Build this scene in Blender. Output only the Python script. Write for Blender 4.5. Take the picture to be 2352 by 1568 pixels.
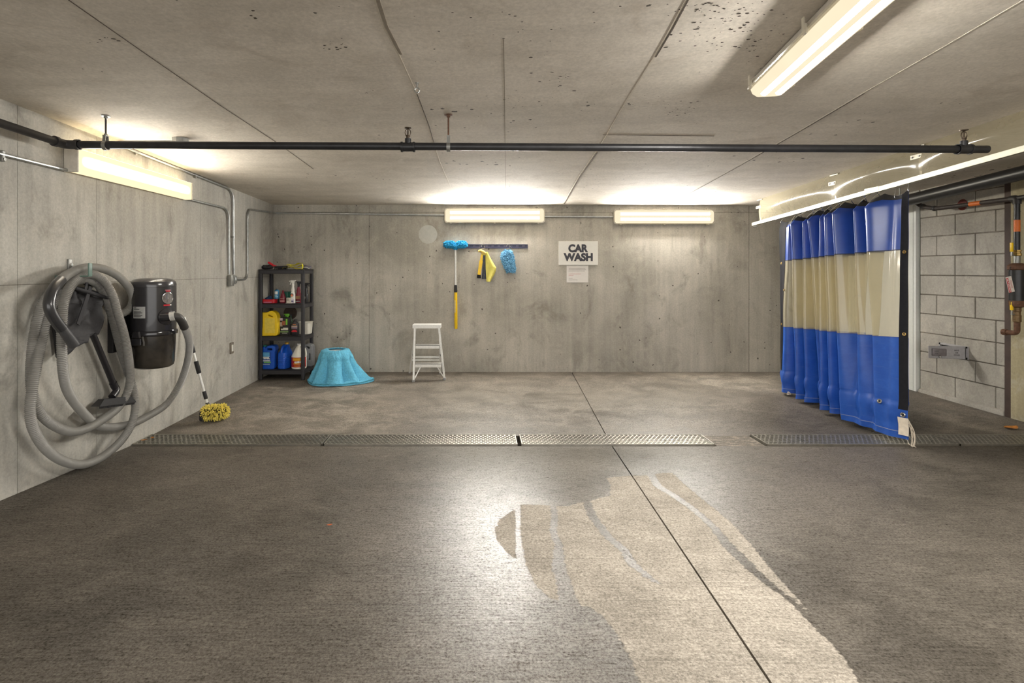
import bpy, bmesh, math, random
import numpy as np
from mathutils import Vector, Matrix, noise

random.seed(7)
PI = math.pi
scene = bpy.context.scene
col = scene.collection
for o in list(bpy.data.objects):
    bpy.data.objects.remove(o)

# ------------------------------------------------------------------ camera, world, exposure
F, CX, CY, CZ = 1198.0, 1095.0, 620.0, 1.31      # focal length in px, principal point, eye height
cam_d = bpy.data.cameras.new('camera')
cam = bpy.data.objects.new('camera', cam_d)
col.objects.link(cam)
cam.location = (0, 0, CZ)
cam.rotation_euler = (PI / 2, 0, 0)
cam_d.sensor_width = 36.0
cam_d.lens = 36.0 * F / 2352.0
cam_d.shift_x = (1176.0 - CX) / 2352.0
cam_d.shift_y = -(784.0 - CY) / 2352.0
cam_d.clip_start = 0.02
scene.camera = cam

world = bpy.data.worlds.new('world')
scene.world = world
world.use_nodes = True
world.node_tree.nodes['Background'].inputs[0].default_value = (1.0, 0.975, 0.94, 1)
world.node_tree.nodes['Background'].inputs[1].default_value = 2.35
scene.view_settings.view_transform = 'Standard'
scene.view_settings.look = 'None'
scene.view_settings.exposure = 0.38
scene.view_settings.gamma = 1.0
scene.view_settings.use_curve_mapping = False
TUBE = 290.0        # radiance of the fluorescent tubes
WRAP = 130.0        # radiance of the wall wrap fixture at its middle

# ------------------------------------------------------------------ geometry of the place
XL, DB = -2.58, 6.62                 # left wall plane, back wall plane
XR = 4.74                            # right wall plane
D0, D1 = 3.885, 4.125                # drain channel


def floor_z(X, d):
    if d < D0:
        return 0.058 * (D0 - max(d, 1.2))
    if d > D1:
        return 0.018 * (d - D1) / (DB - D1)
    return 0.0


def ceil_z(X, d):
    t = (X - XL) / 5.92
    return CZ + 0.829 - 0.012 * t + (0.026 + 0.010 * t) * (DB - d)


def P(x, y, d):
    return Vector(((x - CX) / F * d, d, CZ - (y - CY) / F * d))


def PW(x, y, X):
    return P(x, y, F * X / (x - CX))


def PF(x, y):
    d = 3.0
    for _ in range(40):
        d = F * (CZ - floor_z(0, d)) / (y - CY)
    return P(x, y, d)


def PC(x, y, drop=0.0):
    d = 3.0
    for _ in range(40):
        X = (x - CX) / F * d
        d = F * (ceil_z(X, d) - drop - CZ) / (CY - y)
    return P(x, y, d)


# ------------------------------------------------------------------ material helpers
def S(r, g, b):
    f = lambda c: ((c / 255 + 0.055) / 1.055) ** 2.4 if c > 10 else c / 255 / 12.92
    return (f(r), f(g), f(b), 1.0)


class G:
    def __init__(self, name):
        self.m = bpy.data.materials.new(name)
        self.m.use_nodes = True
        self.t = self.m.node_tree
        self.t.nodes.clear()
        self.out = self.t.nodes.new('ShaderNodeOutputMaterial')

    def n(self, typ, _a=None, **kw):
        nd = self.t.nodes.new('ShaderNode' + typ)
        for k, v in (_a or {}).items():
            setattr(nd, k, v)
        for k, v in kw.items():
            self.put(nd.inputs[k.replace('_', ' ')], v)
        return nd

    def put(self, sock, v):
        if isinstance(v, bpy.types.NodeSocket):
            self.t.links.new(v, sock)
        elif isinstance(v, bpy.types.Node):
            self.t.links.new(v.outputs[0], sock)
        else:
            sock.default_value = v

    def ma(self, op, a, b=0.0, c=0.0, clamp=False):
        nd = self.t.nodes.new('ShaderNodeMath')
        nd.operation = op
        nd.use_clamp = clamp
        for i, v in enumerate((a, b, c)):
            self.put(nd.inputs[i], v)
        return nd.outputs[0]

    def mr(self, v, a, b, c=0.0, d=1.0, smooth=False):
        nd = self.t.nodes.new('ShaderNodeMapRange')
        nd.interpolation_type = 'SMOOTHSTEP' if smooth else 'LINEAR'
        for i, x in enumerate((v, a, b, c, d)):
            self.put(nd.inputs[i], x)
        return nd.outputs[0]

    def mix(self, f, a, b, mode='MIX'):
        nd = self.t.nodes.new('ShaderNodeMix')
        nd.data_type = 'RGBA'
        nd.blend_type = mode
        nd.clamp_factor = True
        self.put(nd.inputs[0], f)
        self.put(nd.inputs[6], a)
        self.put(nd.inputs[7], b)
        return nd.outputs[2]

    def pos(self, sx=1, sy=1, sz=1):
        g = self.t.nodes.new('ShaderNodeNewGeometry')
        m = self.t.nodes.new('ShaderNodeVectorMath')
        m.operation = 'MULTIPLY'
        self.t.links.new(g.outputs['Position'], m.inputs[0])
        m.inputs[1].default_value = (sx, sy, sz)
        return m.outputs[0]

    def noise(self, vec, scale, detail=4, rough=0.55, dist=0.0):
        nd = self.n('TexNoise', Vector=vec, Scale=scale, Detail=detail, Roughness=rough, Distortion=dist)
        return nd.outputs[0]

    def done(self, shader):
        self.t.links.new(shader.outputs[0] if isinstance(shader, bpy.types.Node) else shader, self.out.inputs[0])
        return self.m

    def bump(self, h, strength=0.3, dist=0.01, normal=None):
        nd = self.n('Bump', Height=h, Strength=strength, Distance=dist)
        if normal is not None:
            self.put(nd.inputs['Normal'], normal)
        return nd.outputs[0]


MATS = {}


def pm(name, c, rough=0.5, metal=0.0, var=0.10, scale=40.0, bump=0.0, coat=0.0, spec=0.5):
    """plain procedural material: base colour with a little noise variation"""
    if name in MATS:
        return MATS[name]
    g = G(name)
    tc = g.n('TexCoord').outputs['Object']
    n = g.noise(tc, scale, 4)
    f = g.mr(n, 0.3, 0.7, 1.0 - var, 1.0 + var)
    cc = g.mix(1.0, c, g.n('CombineColor', Red=f, Green=f, Blue=f).outputs[0], 'MULTIPLY')
    b = g.n('BsdfPrincipled', Base_Color=cc, Metallic=metal)
    b.inputs['Roughness'].default_value = rough
    b.inputs['Coat Weight'].default_value = coat
    b.inputs['Specular IOR Level'].default_value = spec
    if bump:
        g.put(b.inputs['Normal'], g.bump(n, bump, 0.004))
    MATS[name] = g.done(b)
    return MATS[name]


def concrete(name, lo, hi, streak=(9, 9, 0.5), holes=0.13, hole_scale=12.0, stain=S(80, 72, 62), pale=S(186, 180, 168), hole_lo=0.0,
             pit=None, rough=0.85, sk=0.13):
    g = G(name)
    p = g.pos()
    big = g.noise(p, 0.9, 6, 0.6, 0.4)
    c = g.mix(g.mr(big, 0.36, 0.64), lo, hi)
    st = g.noise(g.pos(*streak), 1.6, 5, 0.6)
    k = g.mr(st, 0.3, 0.7, 1.0 - sk, 1.0 + sk)
    c = g.mix(1.0, c, g.n('CombineColor', Red=k, Green=k, Blue=k).outputs[0], 'MULTIPLY')
    mid = g.noise(p, 4.5, 8, 0.7, 0.8)
    c = g.mix(g.mr(mid, 0.51, 0.72, 0, 0.6), c, pale)
    bl = g.noise(g.pos(1.3, 1.3, 0.8), 2.1, 7, 0.65, 1.2)
    c = g.mix(g.mr(bl, 0.54, 0.75, 0, 0.55), c, stain)
    fine = g.noise(p, 55.0, 6, 0.75)
    k2 = g.mr(fine, 0.25, 0.75, 0.80, 1.18)
    c = g.mix(1.0, c, g.n('CombineColor', Red=k2, Green=k2, Blue=k2).outputs[0], 'MULTIPLY')
    # bug holes: a dark pit in some of the cells
    wob = g.n('VectorMath', {'operation': 'ADD'})
    g.put(wob.inputs[0], p)
    nz = g.n('TexNoise', Vector=p, Scale=60.0, Detail=2.0)
    sc = g.n('VectorMath', {'operation': 'SCALE'}, Scale=0.022)
    g.put(sc.inputs[0], nz.outputs['Color'])
    g.put(wob.inputs[1], sc.outputs[0])
    v = g.n('TexVoronoi', Vector=wob.outputs[0], Scale=hole_scale)
    sep = g.n('SeparateColor', Color=v.outputs['Color'])
    size = g.ma('MULTIPLY', g.ma('POWER', sep.outputs[0], 2.0), holes)
    if pit is not None:      # pits gather where a broad noise is high
        pn = g.noise(p, 0.75, 3, 0.6)
        size = g.ma('MULTIPLY', size, g.mr(pn, pit, pit + 0.12, hole_lo, 1.0))
    hole = g.ma('LESS_THAN', v.outputs['Distance'], size)
    c = g.mix(g.ma('MULTIPLY', hole, 0.85), c, S(48, 42, 36))
    h = g.ma('SUBTRACT', g.ma('ADD', g.ma('MULTIPLY', fine, 0.35), g.ma('MULTIPLY', st, 0.5)), hole)
    b = g.n('BsdfPrincipled', Base_Color=c, Roughness=rough, Normal=g.bump(h, 0.35, 0.004))
    MATS[name] = g.done(b)
    return MATS[name]


# ------------------------------------------------------------------ mesh helpers
def wm(o):
    m = Matrix.Identity(4)
    while o is not None:
        m = o.matrix_basis @ m
        o = o.parent
    return m


class MB:
    def __init__(self):
        self.v, self.f = [], []

    def add(self, vs, fs, M=None):
        k = len(self.v)
        self.v += [tuple(M @ Vector(p)) if M is not None else tuple(p) for p in vs]
        self.f += [tuple(i + k for i in f) for f in fs]
        return self

    def box(self, c, s, M=None, R=None):
        x, y, z = (q / 2 for q in s)
        vs = [Vector((i, j, k)) for i in (-x, x) for j in (-y, y) for k in (-z, z)]
        if R is not None:
            vs = [R @ p for p in vs]
        vs = [p + Vector(c) for p in vs]
        return self.add(vs, [(0, 1, 3, 2), (4, 6, 7, 5), (0, 4, 5, 1), (2, 3, 7, 6), (0, 2, 6, 4), (1, 5, 7, 3)], M)

    def rbox(self, c, s, bev=0.005, seg=2, M=None, R=None):
        bm = bmesh.new()
        bmesh.ops.create_cube(bm, size=1.0)
        for v in bm.verts:
            v.co = Vector((v.co.x * s[0], v.co.y * s[1], v.co.z * s[2]))
        bmesh.ops.bevel(bm, geom=list(bm.edges), offset=min(bev, min(s) * 0.49), segments=seg, affect='EDGES', profile=0.5)
        bm.verts.index_update()
        vs = [(R @ v.co if R is not None else v.co) + Vector(c) for v in bm.verts]
        fs = [[v.index for v in f.verts] for f in bm.faces]
        bm.free()
        return self.add(vs, fs, M)

    def bar(self, a, b, w, h, up=(0, 0, 1), M=None):
        """box-section bar from a to b"""
        a, b = Vector(a), Vector(b)
        t = (b - a).normalized()
        u = Vector(up)
        s = t.cross(u)
        if s.length < 1e-4:
            s = t.cross(Vector((1, 0, 0)))
        s.normalize()
        u = s.cross(t)
        vs = [p + s * i * w / 2 + u * j * h / 2 for p in (a, b) for i, j in ((-1, -1), (1, -1), (1, 1), (-1, 1))]
        return self.add(vs, [(3, 2, 1, 0), (4, 5, 6, 7), (0, 1, 5, 4), (1, 2, 6, 5), (2, 3, 7, 6), (3, 0, 4, 7)], M)

    def tube(self, path, r, n=12, caps=True, M=None):
        path = [Vector(p) for p in path]
        rs = r if isinstance(r, (list, tuple)) else [r] * len(path)
        N = len(path)
        T = []
        for i in range(N):
            t = path[min(i + 1, N - 1)] - path[max(i - 1, 0)]
            if t.length < 1e-9:
                t = Vector((0, 0, 1))
            T.append(t.normalized())
        ref = Vector((0, 0, 1)) if abs(T[0].z) < 0.9 else Vector((1, 0, 0))
        s = T[0].cross(ref).normalized()
        vs, fs = [], []
        for i in range(N):
            s = (s - T[i] * s.dot(T[i])).normalized()
            u = T[i].cross(s)
            for k in range(n):
                a = 2 * PI * k / n
                vs.append(path[i] + (s * math.cos(a) + u * math.sin(a)) * rs[i])
        for i in range(N - 1):
            for k in range(n):
                k2 = (k + 1) % n
                fs.append((i * n + k, i * n + k2, (i + 1) * n + k2, (i + 1) * n + k))
        if caps:
            fs.append(tuple(reversed(range(n))))
            fs.append(tuple((N - 1) * n + k for k in range(n)))
        return self.add(vs, fs, M)

    def cyl(self, a, b, r, r2=None, n=20, M=None):
        return self.tube([a, b], [r, r if r2 is None else r2], n, True, M)

    def lathe(self, prof, n=32, M=None, sx=1.0, sy=1.0, a0=0.0):
        vs, fs = [], []
        for r, z in prof:
            for k in range(n):
                a = 2 * PI * k / n + a0
                vs.append((r * math.cos(a) * sx, r * math.sin(a) * sy, z))
        for i in range(len(prof) - 1):
            for k in range(n):
                k2 = (k + 1) % n
                fs.append((i * n + k, i * n + k2, (i + 1) * n + k2, (i + 1) * n + k))
        fs.append(tuple(reversed(range(n))))
        fs.append(tuple((len(prof) - 1) * n + k for k in range(n)))
        return self.add(vs, fs, M)

    def super(self, prof, n=40, e=4.0, M=None):
        """lofted body with superellipse sections: prof = (half width, half depth, z[, dx])"""
        vs, fs = [], []
        for q in prof:
            w, dp, z = q[:3]
            dx = q[3] if len(q) > 3 else 0.0
            for k in range(n):
                a = 2 * PI * k / n
                ca, sa = math.cos(a), math.sin(a)
                vs.append((dx + w * math.copysign(abs(ca) ** (2 / e), ca), dp * math.copysign(abs(sa) ** (2 / e), sa), z))
        for i in range(len(prof) - 1):
            for k in range(n):
                k2 = (k + 1) % n
                fs.append((i * n + k, i * n + k2, (i + 1) * n + k2, (i + 1) * n + k))
        fs.append(tuple(reversed(range(n))))
        fs.append(tuple((len(prof) - 1) * n + k for k in range(n)))
        return self.add(vs, fs, M)

    def sphere(self, c, r, n=12, M=None):
        prof = [(max(r * math.sin(PI * i / n), 1e-4), -r * math.cos(PI * i / n)) for i in range(n + 1)]
        MM = Matrix.Translation(Vector(c))
        return self.lathe(prof, n * 2, (M @ MM) if M is not None else MM)

    def grid(self, fn, nu, nv, close_u=False):
        vs = [fn(i / (nu if close_u else nu - 1), j / (nv - 1)) for j in range(nv) for i in range(nu)]
        fs = []
        for j in range(nv - 1):
            for i in range(nu if close_u else nu - 1):
                i2 = (i + 1) % nu
                fs.append((j * nu + i, j * nu + i2, (j + 1) * nu + i2, (j + 1) * nu + i))
        return self.add(vs, fs)

    def mesh(self, me, M=None):
        return self.add([v.co for v in me.vertices], [tuple(p.vertices) for p in me.polygons], M)

    def build(self, name, mat, parent=None, smooth=30, world=True, kind=None, label=None):
        me = bpy.data.meshes.new(name)
        vs = self.v
        if parent is not None and world:
            inv = wm(parent).inverted()
            vs = [tuple(inv @ Vector(p)) for p in vs]
        me.from_pydata(vs, [], self.f)
        me.update()
        bm = bmesh.new()
        bm.from_mesh(me)
        bmesh.ops.recalc_face_normals(bm, faces=bm.faces)
        bm.to_mesh(me)
        bm.free()
        if smooth:
            for p in me.polygons:
                p.use_smooth = True
            me.set_sharp_from_angle(angle=math.radians(smooth))
        me.materials.append(mat)
        o = bpy.data.objects.new(name, me)
        col.objects.link(o)
        if parent is not None:
            o.parent = parent
        if kind:
            o['kind'] = kind
        if label:
            o['label'] = label
        return o


def thing(name, label, cat, loc=(0, 0, 0), rz=0.0, group=None):
    o = bpy.data.objects.new(name, None)
    o.empty_display_size = 0.1
    col.objects.link(o)
    o.location = loc
    o.rotation_euler = (0, 0, rz)
    tag(o, label, cat, group)
    return o


def tag(o, label, cat, group=None):
    o['label'] = label
    o['category'] = cat
    if group:
        o['group'] = group
    return o


def copy_tree(o, parent=None, label=None):
    c = o.copy()
    col.objects.link(c)
    c.parent = parent
    for ch in list(o.children):
        copy_tree(ch, c)
    if label:
        c['label'] = label
    return c


def struct(o):
    o['kind'] = 'structure'
    return o


def plate(loops, ext, bev=0.0, res=2):
    """filled 2-D outline (first loop outer, further loops holes) with thickness 2*ext and rounded edges, in XY"""
    cu = bpy.data.curves.new('tmp', 'CURVE')
    cu.dimensions = '2D'
    cu.fill_mode = 'BOTH'
    cu.extrude = ext
    cu.bevel_depth = bev
    cu.bevel_resolution = res
    for lp in loops:
        sp = cu.splines.new('POLY')
        sp.points.add(len(lp) - 1)
        for p, q in zip(sp.points, lp):
            p.co = (q[0], q[1], 0, 1)
        sp.use_cyclic_u = True
    ob = bpy.data.objects.new('tmp', cu)
    me = bpy.data.meshes.new_from_object(ob)
    bpy.data.objects.remove(ob)
    bpy.data.curves.remove(cu)
    return me


def round_poly(pts, r=0.02, seg=4):
    out = []
    N = len(pts)
    for i in range(N):
        a, b, c = (Vector(pts[j % N][:2]) for j in (i - 1, i, i + 1))
        rr = min(r, (a - b).length * 0.45, (c - b).length * 0.45)
        p0 = b + (a - b).normalized() * rr
        p1 = b + (c - b).normalized() * rr
        for k in range(seg + 1):
            t = k / seg
            out.append(tuple(p0 * (1 - t) ** 2 + b * 2 * t * (1 - t) + p1 * t * t))
    return out


def text_mesh(body, h, width=None, bold=0.0, ext=0.0006):
    """lettering in the XY plane, centred, cap height about h"""
    cu = bpy.data.curves.new('tmp', 'FONT')
    cu.body = body
    cu.size = h / 0.70
    cu.extrude = ext
    cu.offset = bold
    cu.align_x = 'CENTER'
    cu.align_y = 'CENTER'
    cu.resolution_u = 4
    ob = bpy.data.objects.new('tmp', cu)
    me = bpy.data.meshes.new_from_object(ob)
    bpy.data.objects.remove(ob)
    bpy.data.curves.remove(cu)
    xs = [v.co.x for v in me.vertices]
    ys = [v.co.y for v in me.vertices]
    cx, cy = (min(xs) + max(xs)) / 2, (min(ys) + max(ys)) / 2
    k = width / (max(xs) - min(xs)) if width else 1.0
    for v in me.vertices:
        v.co.x = (v.co.x - cx) * k
        v.co.y -= cy
    return me


def frame(loc, right, up):
    """matrix whose local x,y lie along right,up and z is the outward normal"""
    r = Vector(right).normalized()
    u = Vector(up).normalized()
    n = r.cross(u)
    return Matrix(((r.x, u.x, n.x, loc[0]), (r.y, u.y, n.y, loc[1]), (r.z, u.z, n.z, loc[2]), (0, 0, 0, 1)))


def catmull(pts, step=0.02):
    pts = [Vector(p) for p in pts]
    P_ = [pts[0] * 2 - pts[1]] + pts + [pts[-1] * 2 - pts[-2]]
    out = []
    for i in range(1, len(P_) - 2):
        a, b, c, d = P_[i - 1:i + 3]
        n = max(2, int((c - b).length / step))
        for k in range(n):
            t = k / n
            out.append(0.5 * ((2 * b) + (c - a) * t + (2 * a - 5 * b + 4 * c - d) * t * t + (-a + 3 * b - 3 * c + d) * t ** 3))
    out.append(pts[-1])
    return out


def resample(path, step):
    out = [path[0].copy()]
    acc = 0.0
    for a, b in zip(path, path[1:]):
        L = (b - a).length
        pos = step - acc
        while pos <= L:
            out.append(a + (b - a) * (pos / L))
            pos += step
        acc = (acc + L) % step if L > 0 else acc
    return out


def bend_path(pts, r=0.06, seg=6):
    """straight runs with rounded corners (conduit)"""
    pts = [Vector(p) for p in pts]
    out = [pts[0]]
    for i in range(1, len(pts) - 1):
        a, b, c = pts[i - 1], pts[i], pts[i + 1]
        rr = min(r, (a - b).length * 0.45, (c - b).length * 0.45)
        p0 = b + (a - b).normalized() * rr
        p1 = b + (c - b).normalized() * rr
        for k in range(seg + 1):
            t = k / seg
            out.append(p0 * (1 - t) ** 2 + b * 2 * t * (1 - t) + p1 * t * t)
    out.append(pts[-1])
    return out


# ------------------------------------------------------------------ concrete materials
M_wall = concrete('wall_concrete', S(154, 150, 140), S(187, 182, 171))
M_wallL = concrete('wall_left_concrete', S(160, 157, 149), S(190, 187, 178))
M_ceil = concrete('ceiling_concrete', S(196, 188, 175), S(217, 209, 197), streak=(0.8, 5, 1), holes=0.30, hole_scale=17.0, pit=0.53,
                  stain=S(176, 164, 148), pale=S(222, 214, 202), sk=0.07)
M_rconc = concrete('right_concrete', S(150, 140, 112), S(170, 160, 132))
M_mortar = concrete('mortar', S(92, 86, 78), S(116, 108, 98), holes=0.0)
M_block = concrete('block_concrete', S(150, 146, 138), S(172, 167, 158), streak=(3, 3, 2), holes=0.12, hole_scale=60.0, stain=S(118, 112, 102))


def floor_material():
    g = G('floor_concrete')
    p = g.pos()
    grain = g.noise(p, 110.0, 5, 0.8)
    broom = g.noise(g.pos(12, 115, 1), 1.0, 4, 0.7)
    lines = g.noise(g.pos(0.5, 55, 1), 1.0, 2, 0.6)
    big = g.noise(p, 0.8, 5, 0.6, 0.5)
    med = g.noise(g.pos(2.4, 3.2, 1), 1.3, 7, 0.7, 0.6)
    a1 = g.n('Attribute', {'attribute_name': 'dry'}).outputs['Fac']
    a2 = g.n('Attribute', {'attribute_name': 'damp'}).outputs['Fac']
    edge = g.ma('ADD', a1, g.ma('MULTIPLY', g.ma('SUBTRACT', g.noise(g.pos(9, 22, 1), 2.0, 6, 0.7), 0.5), 0.05))
    dry = g.mr(edge, -0.003, 0.005, 0, 1, True)
    damp = g.ma('MULTIPLY', a2, g.mr(med, 0.38, 0.56, 0.45, 1.0))
    dryness = g.ma('MAXIMUM', dry, damp)
    wetc = g.mix(g.mr(big, 0.35, 0.65), S(72, 67, 60), S(96, 90, 82))
    wetc = g.mix(g.mr(med, 0.45, 0.72, 0, 0.6), wetc, S(112, 105, 96))
    dryc = g.mix(g.mr(med, 0.35, 0.65), S(134, 127, 117), S(160, 152, 141))
    dryc = g.mix(g.mr(big, 0.5, 0.7, 0, 0.5), dryc, S(132, 122, 110))
    c = g.mix(dryness, wetc, dryc)
    k = g.mr(grain, 0.32, 0.68, 0.45, 1.55)
    kk = g.ma('MULTIPLY', k, g.mr(broom, 0.3, 0.7, 0.82, 1.16))
    kk = g.ma('MULTIPLY', kk, g.mr(lines, 0.28, 0.42, 0.82, 1.0))
    c = g.mix(1.0, c, g.n('CombineColor', Red=kk, Green=kk, Blue=kk).outputs[0], 'MULTIPLY')
    film = g.n('Attribute', {'attribute_name': 'film'}).outputs['Fac']
    wetr = g.ma('SUBTRACT', g.mr(big, 0.3, 0.7, 0.46, 0.52), g.ma('MULTIPLY', film, 0.20))
    rough = g.n('Mix', {'data_type': 'FLOAT'})
    g.put(rough.inputs[0], dryness)
    g.put(rough.inputs[2], wetr)
    rough.inputs[3].default_value = 0.85
    h = g.ma('ADD', grain, g.ma('MULTIPLY', broom, 0.7))
    b = g.n('BsdfPrincipled', Base_Color=c, Roughness=rough.outputs[0], Normal=g.bump(h, 0.16, 0.004))
    sg_ = g.mr(g.ma('MULTIPLY', k, g.mr(broom, 0.3, 0.7, 0.6, 1.3)), 0.5, 1.5, 0.0, 1.0)
    spec = g.ma('MULTIPLY', sg_, g.ma('ADD', g.ma('MULTIPLY', film, 0.95), 0.30))
    spec = g.ma('MULTIPLY', spec, g.ma('SUBTRACT', 1.0, g.ma('MULTIPLY', dryness, 0.75)))
    g.put(b.inputs['Specular IOR Level'], spec)
    MATS['floor'] = g.done(b)
    return MATS['floor']


M_floor = floor_material()

# ------------------------------------------------------------------ floor: slabs on a base, real joint and drain channel
XE = 4.80
floor = struct(MB().box(((XL + XE) / 2, 1.8, -0.14), (XE - XL, 9.7, 0.08)).build('floor', pm('channel_dark', S(58, 52, 46), 0.7), smooth=0))


def joint_x(d):
    return 1.205 - (DB - d) * 0.0722


dry_poly_px = [(1136, 1217), (1146, 1194), (1182, 1169), (1200, 1158), (1262, 1160), (1300, 1162), (1340, 1152), (1400, 1138), (1402, 1112), (1390, 1097),
               (1440, 1092), (1490, 1091), (1515, 1086), (1545, 1085), (1568, 1108), (1600, 1135), (1650, 1175), (1690, 1210), (1735, 1262),
               (1775, 1310), (1830, 1372), (1880, 1430), (1930, 1500), (1980, 1575), (2010, 1640), (1510, 1640), (1470, 1568), (1440, 1500),
               (1412, 1450), (1380, 1412), (1350, 1392), (1300, 1388), (1262, 1372), (1232, 1345), (1215, 1310), (1205, 1290), (1184, 1282),
               (1161, 1265), (1142, 1240)]
rivulets_px = [[(1190, 1140, 11), (1190, 1230, 12), (1197, 1300, 22)],
               [(1268, 1150, 14), (1275, 1185, 14), (1270, 1220, 15), (1283, 1250, 17), (1283, 1300, 30), (1298, 1350, 38), (1312, 1400, 46)],
               [(1345, 1145, 18), (1360, 1185, 20), (1395, 1230, 20), (1435, 1265, 22), (1452, 1295, 22), (1490, 1325, 16), (1520, 1345, 6)],
               [(1490, 1080, 17), (1510, 1115, 18), (1560, 1145, 18), (1600, 1175, 18), (1640, 1210, 18), (1670, 1250, 26), (1710, 1290, 28),
                (1760, 1335, 20), (1820, 1380, 17), (1860, 1420, 17), (1915, 1475, 20)]]
damp_polys_px = [([(575, 880), (960, 860), (905, 900), (950, 935), (930, 1003), (360, 1003), (470, 940)], 0.75, 0.28),
                 ([(1530, 858), (1790, 858), (1800, 905), (1620, 888)], 0.85, 0.15),
                 ([(2120, 900), (2352, 985), (2352, 1003), (2130, 1003)], 0.6, 0.2),
                 ([(860, 858), (1780, 858), (1700, 1003), (1000, 1003)], 0.34, 0.25)]


def sdf_poly(pts, X, Y):
    n = len(pts)
    d2 = np.full(X.shape, 1e9)
    inside = np.zeros(X.shape, bool)
    for i in range(n):
        ax, ay = pts[i]
        bx, by = pts[(i + 1) % n]
        ex, ey = bx - ax, by - ay
        t = np.clip(((X - ax) * ex + (Y - ay) * ey) / (ex * ex + ey * ey + 1e-12), 0, 1)
        d2 = np.minimum(d2, (X - ax - t * ex) ** 2 + (Y - ay - t * ey) ** 2)
        c = ((ay > Y) != (by > Y)) & (X < (bx - ax) * (Y - ay) / (by - ay + 1e-12) + ax)
        inside ^= c
    return np.where(inside, 1, -1) * np.sqrt(d2)


def seg_dist(pts, X, Y):
    out = np.full(X.shape, 1e9)
    for (ax, ay, aw), (bx, by, bw) in zip(pts, pts[1:]):
        ex, ey = bx - ax, by - ay
        t = np.clip(((X - ax) * ex + (Y - ay) * ey) / (ex * ex + ey * ey + 1e-12), 0, 1)
        out = np.minimum(out, np.sqrt((X - ax - t * ex) ** 2 + (Y - ay - t * ey) ** 2) - (aw + (bw - aw) * t) / 2)
    return out


def f2(px):
    p = PF(*px)
    return (p.x, p.y)


dry_poly = [f2(p) for p in dry_poly_px]
rivs = []
for rv in rivulets_px:
    q = []
    for x, y, w in rv:
        p = PF(x, y)
        q.append((p.x, p.y, w / F * p.y))
    rivs.append(q)
damp_polys = [([f2(p) for p in ps], a, s) for ps, a, s in damp_polys_px]


film_poly = [f2(p) for p in ((960, 880), (1640, 880), (1730, 1100), (1560, 1260), (1360, 1568), (1010, 1568), (900, 1300), (880, 1080))]


def slab(name, rows, xs_of):
    vs, fs = [], []
    n = len(xs_of(rows[0]))
    for d in rows:
        for X in xs_of(d):
            vs.append((X, d, floor_z(X, d)))
    m = len(rows)
    for j in range(m - 1):
        for i in range(n - 1):
            fs.append((j * n + i, j * n + i + 1, (j + 1) * n + i + 1, (j + 1) * n + i))
    ring = [i for i in range(n)] + [j * n + n - 1 for j in range(1, m)] + [(m - 1) * n + i for i in range(n - 2, -1, -1)] + [j * n for j in range(m - 2, 0, -1)]
    k = len(vs)
    for i in ring:
        vs.append((vs[i][0], vs[i][1], -0.099))
    L = len(ring)
    for i in range(L):
        a, b = i, (i + 1) % L
        fs.append((ring[b], ring[a], k + a, k + b))
    o = MB().add(vs, fs).build(name, M_floor, floor, smooth=20)
    A = np.array([v[:2] for v in vs])
    X, Y = A[:, 0], A[:, 1]
    s = sdf_poly(dry_poly, X, Y)
    for rv in rivs:
        s = np.minimum(s, seg_dist(rv, X, Y))
    dm = np.zeros(X.shape)
    for ps, a, soft in damp_polys:
        dm = np.maximum(dm, a * np.clip((sdf_poly(ps, X, Y) + soft) / (2 * soft), 0, 1))
    fm = np.clip((sdf_poly(film_poly, X, Y) + 0.55) / 1.1, 0, 1)
    for nm, arr in (('dry', s), ('damp', dm), ('film', fm)):
        at = o.data.attributes.new(nm, 'FLOAT', 'POINT')
        at.data.foreach_set('value', arr.astype(np.float32))
    return o


lin = lambda a, b, n: [a + (b - a) * i / n for i in range(n + 1)]
rows_f = lin(-3.0, 1.3, 12) + lin(1.312, 3.3, 165) + lin(3.36, D0, 9)
rows_b = lin(D1, DB, 40)
left_xs = lambda d: lin(XL, -0.25, 36)[:-1] + lin(-0.25, joint_x(d) - 0.004, 110)
right_xs = lambda d: lin(joint_x(d) + 0.004, 1.9, 80)[:-1] + lin(1.9, XE, 40)
slab('floor_slab', rows_f, left_xs)
slab('floor_slab', rows_f, right_xs)
slab('floor_slab', rows_b, left_xs)
slab('floor_slab', rows_b, right_xs)
br = MB().box((1.97, (D0 + D1) / 2, -0.05), (0.36, D1 - D0 + 0.004, 0.10)).build('floor_infill', M_floor, floor, smooth=0)

# ------------------------------------------------------------------ ceiling with board marks
vs = []
cx_ = lin(XL - 0.1, XE + 0.1, 14)
cd_ = lin(-3.0, DB + 0.1, 14)
cb = MB().grid(lambda u, v: (XL - 0.1 + u * (XE - XL + 0.2), -3.0 + v * (DB + 3.1), ceil_z(XL - 0.1 + u * (XE - XL + 0.2), -3.0 + v * (DB + 3.1))), 20, 20)
cb.grid(lambda u, v: (XL - 0.1 + u * (XE - XL + 0.2), -3.0 + v * (DB + 3.1), 2.75), 2, 2)
ceiling = struct(cb.build('ceiling', M_ceil, smooth=0))
M_ridge = pm('form_ridge', S(196, 187, 172), 0.8)
M_crack = pm('form_dark_line', S(84, 74, 64), 0.9)  # thin dark lines along the ceiling form joints


def ceil_line(px, w, mat, h=0.004, name='form_line'):
    b = MB()
    pts = [PC(x, y) for x, y in px]
    for p in pts:
        p.z = ceil_z(p.x, p.y)
    for a, c in zip(pts, pts[1:]):
        b.bar(a, c, w, h)
    return b.build(name, mat, ceiling, smooth=0)


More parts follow.
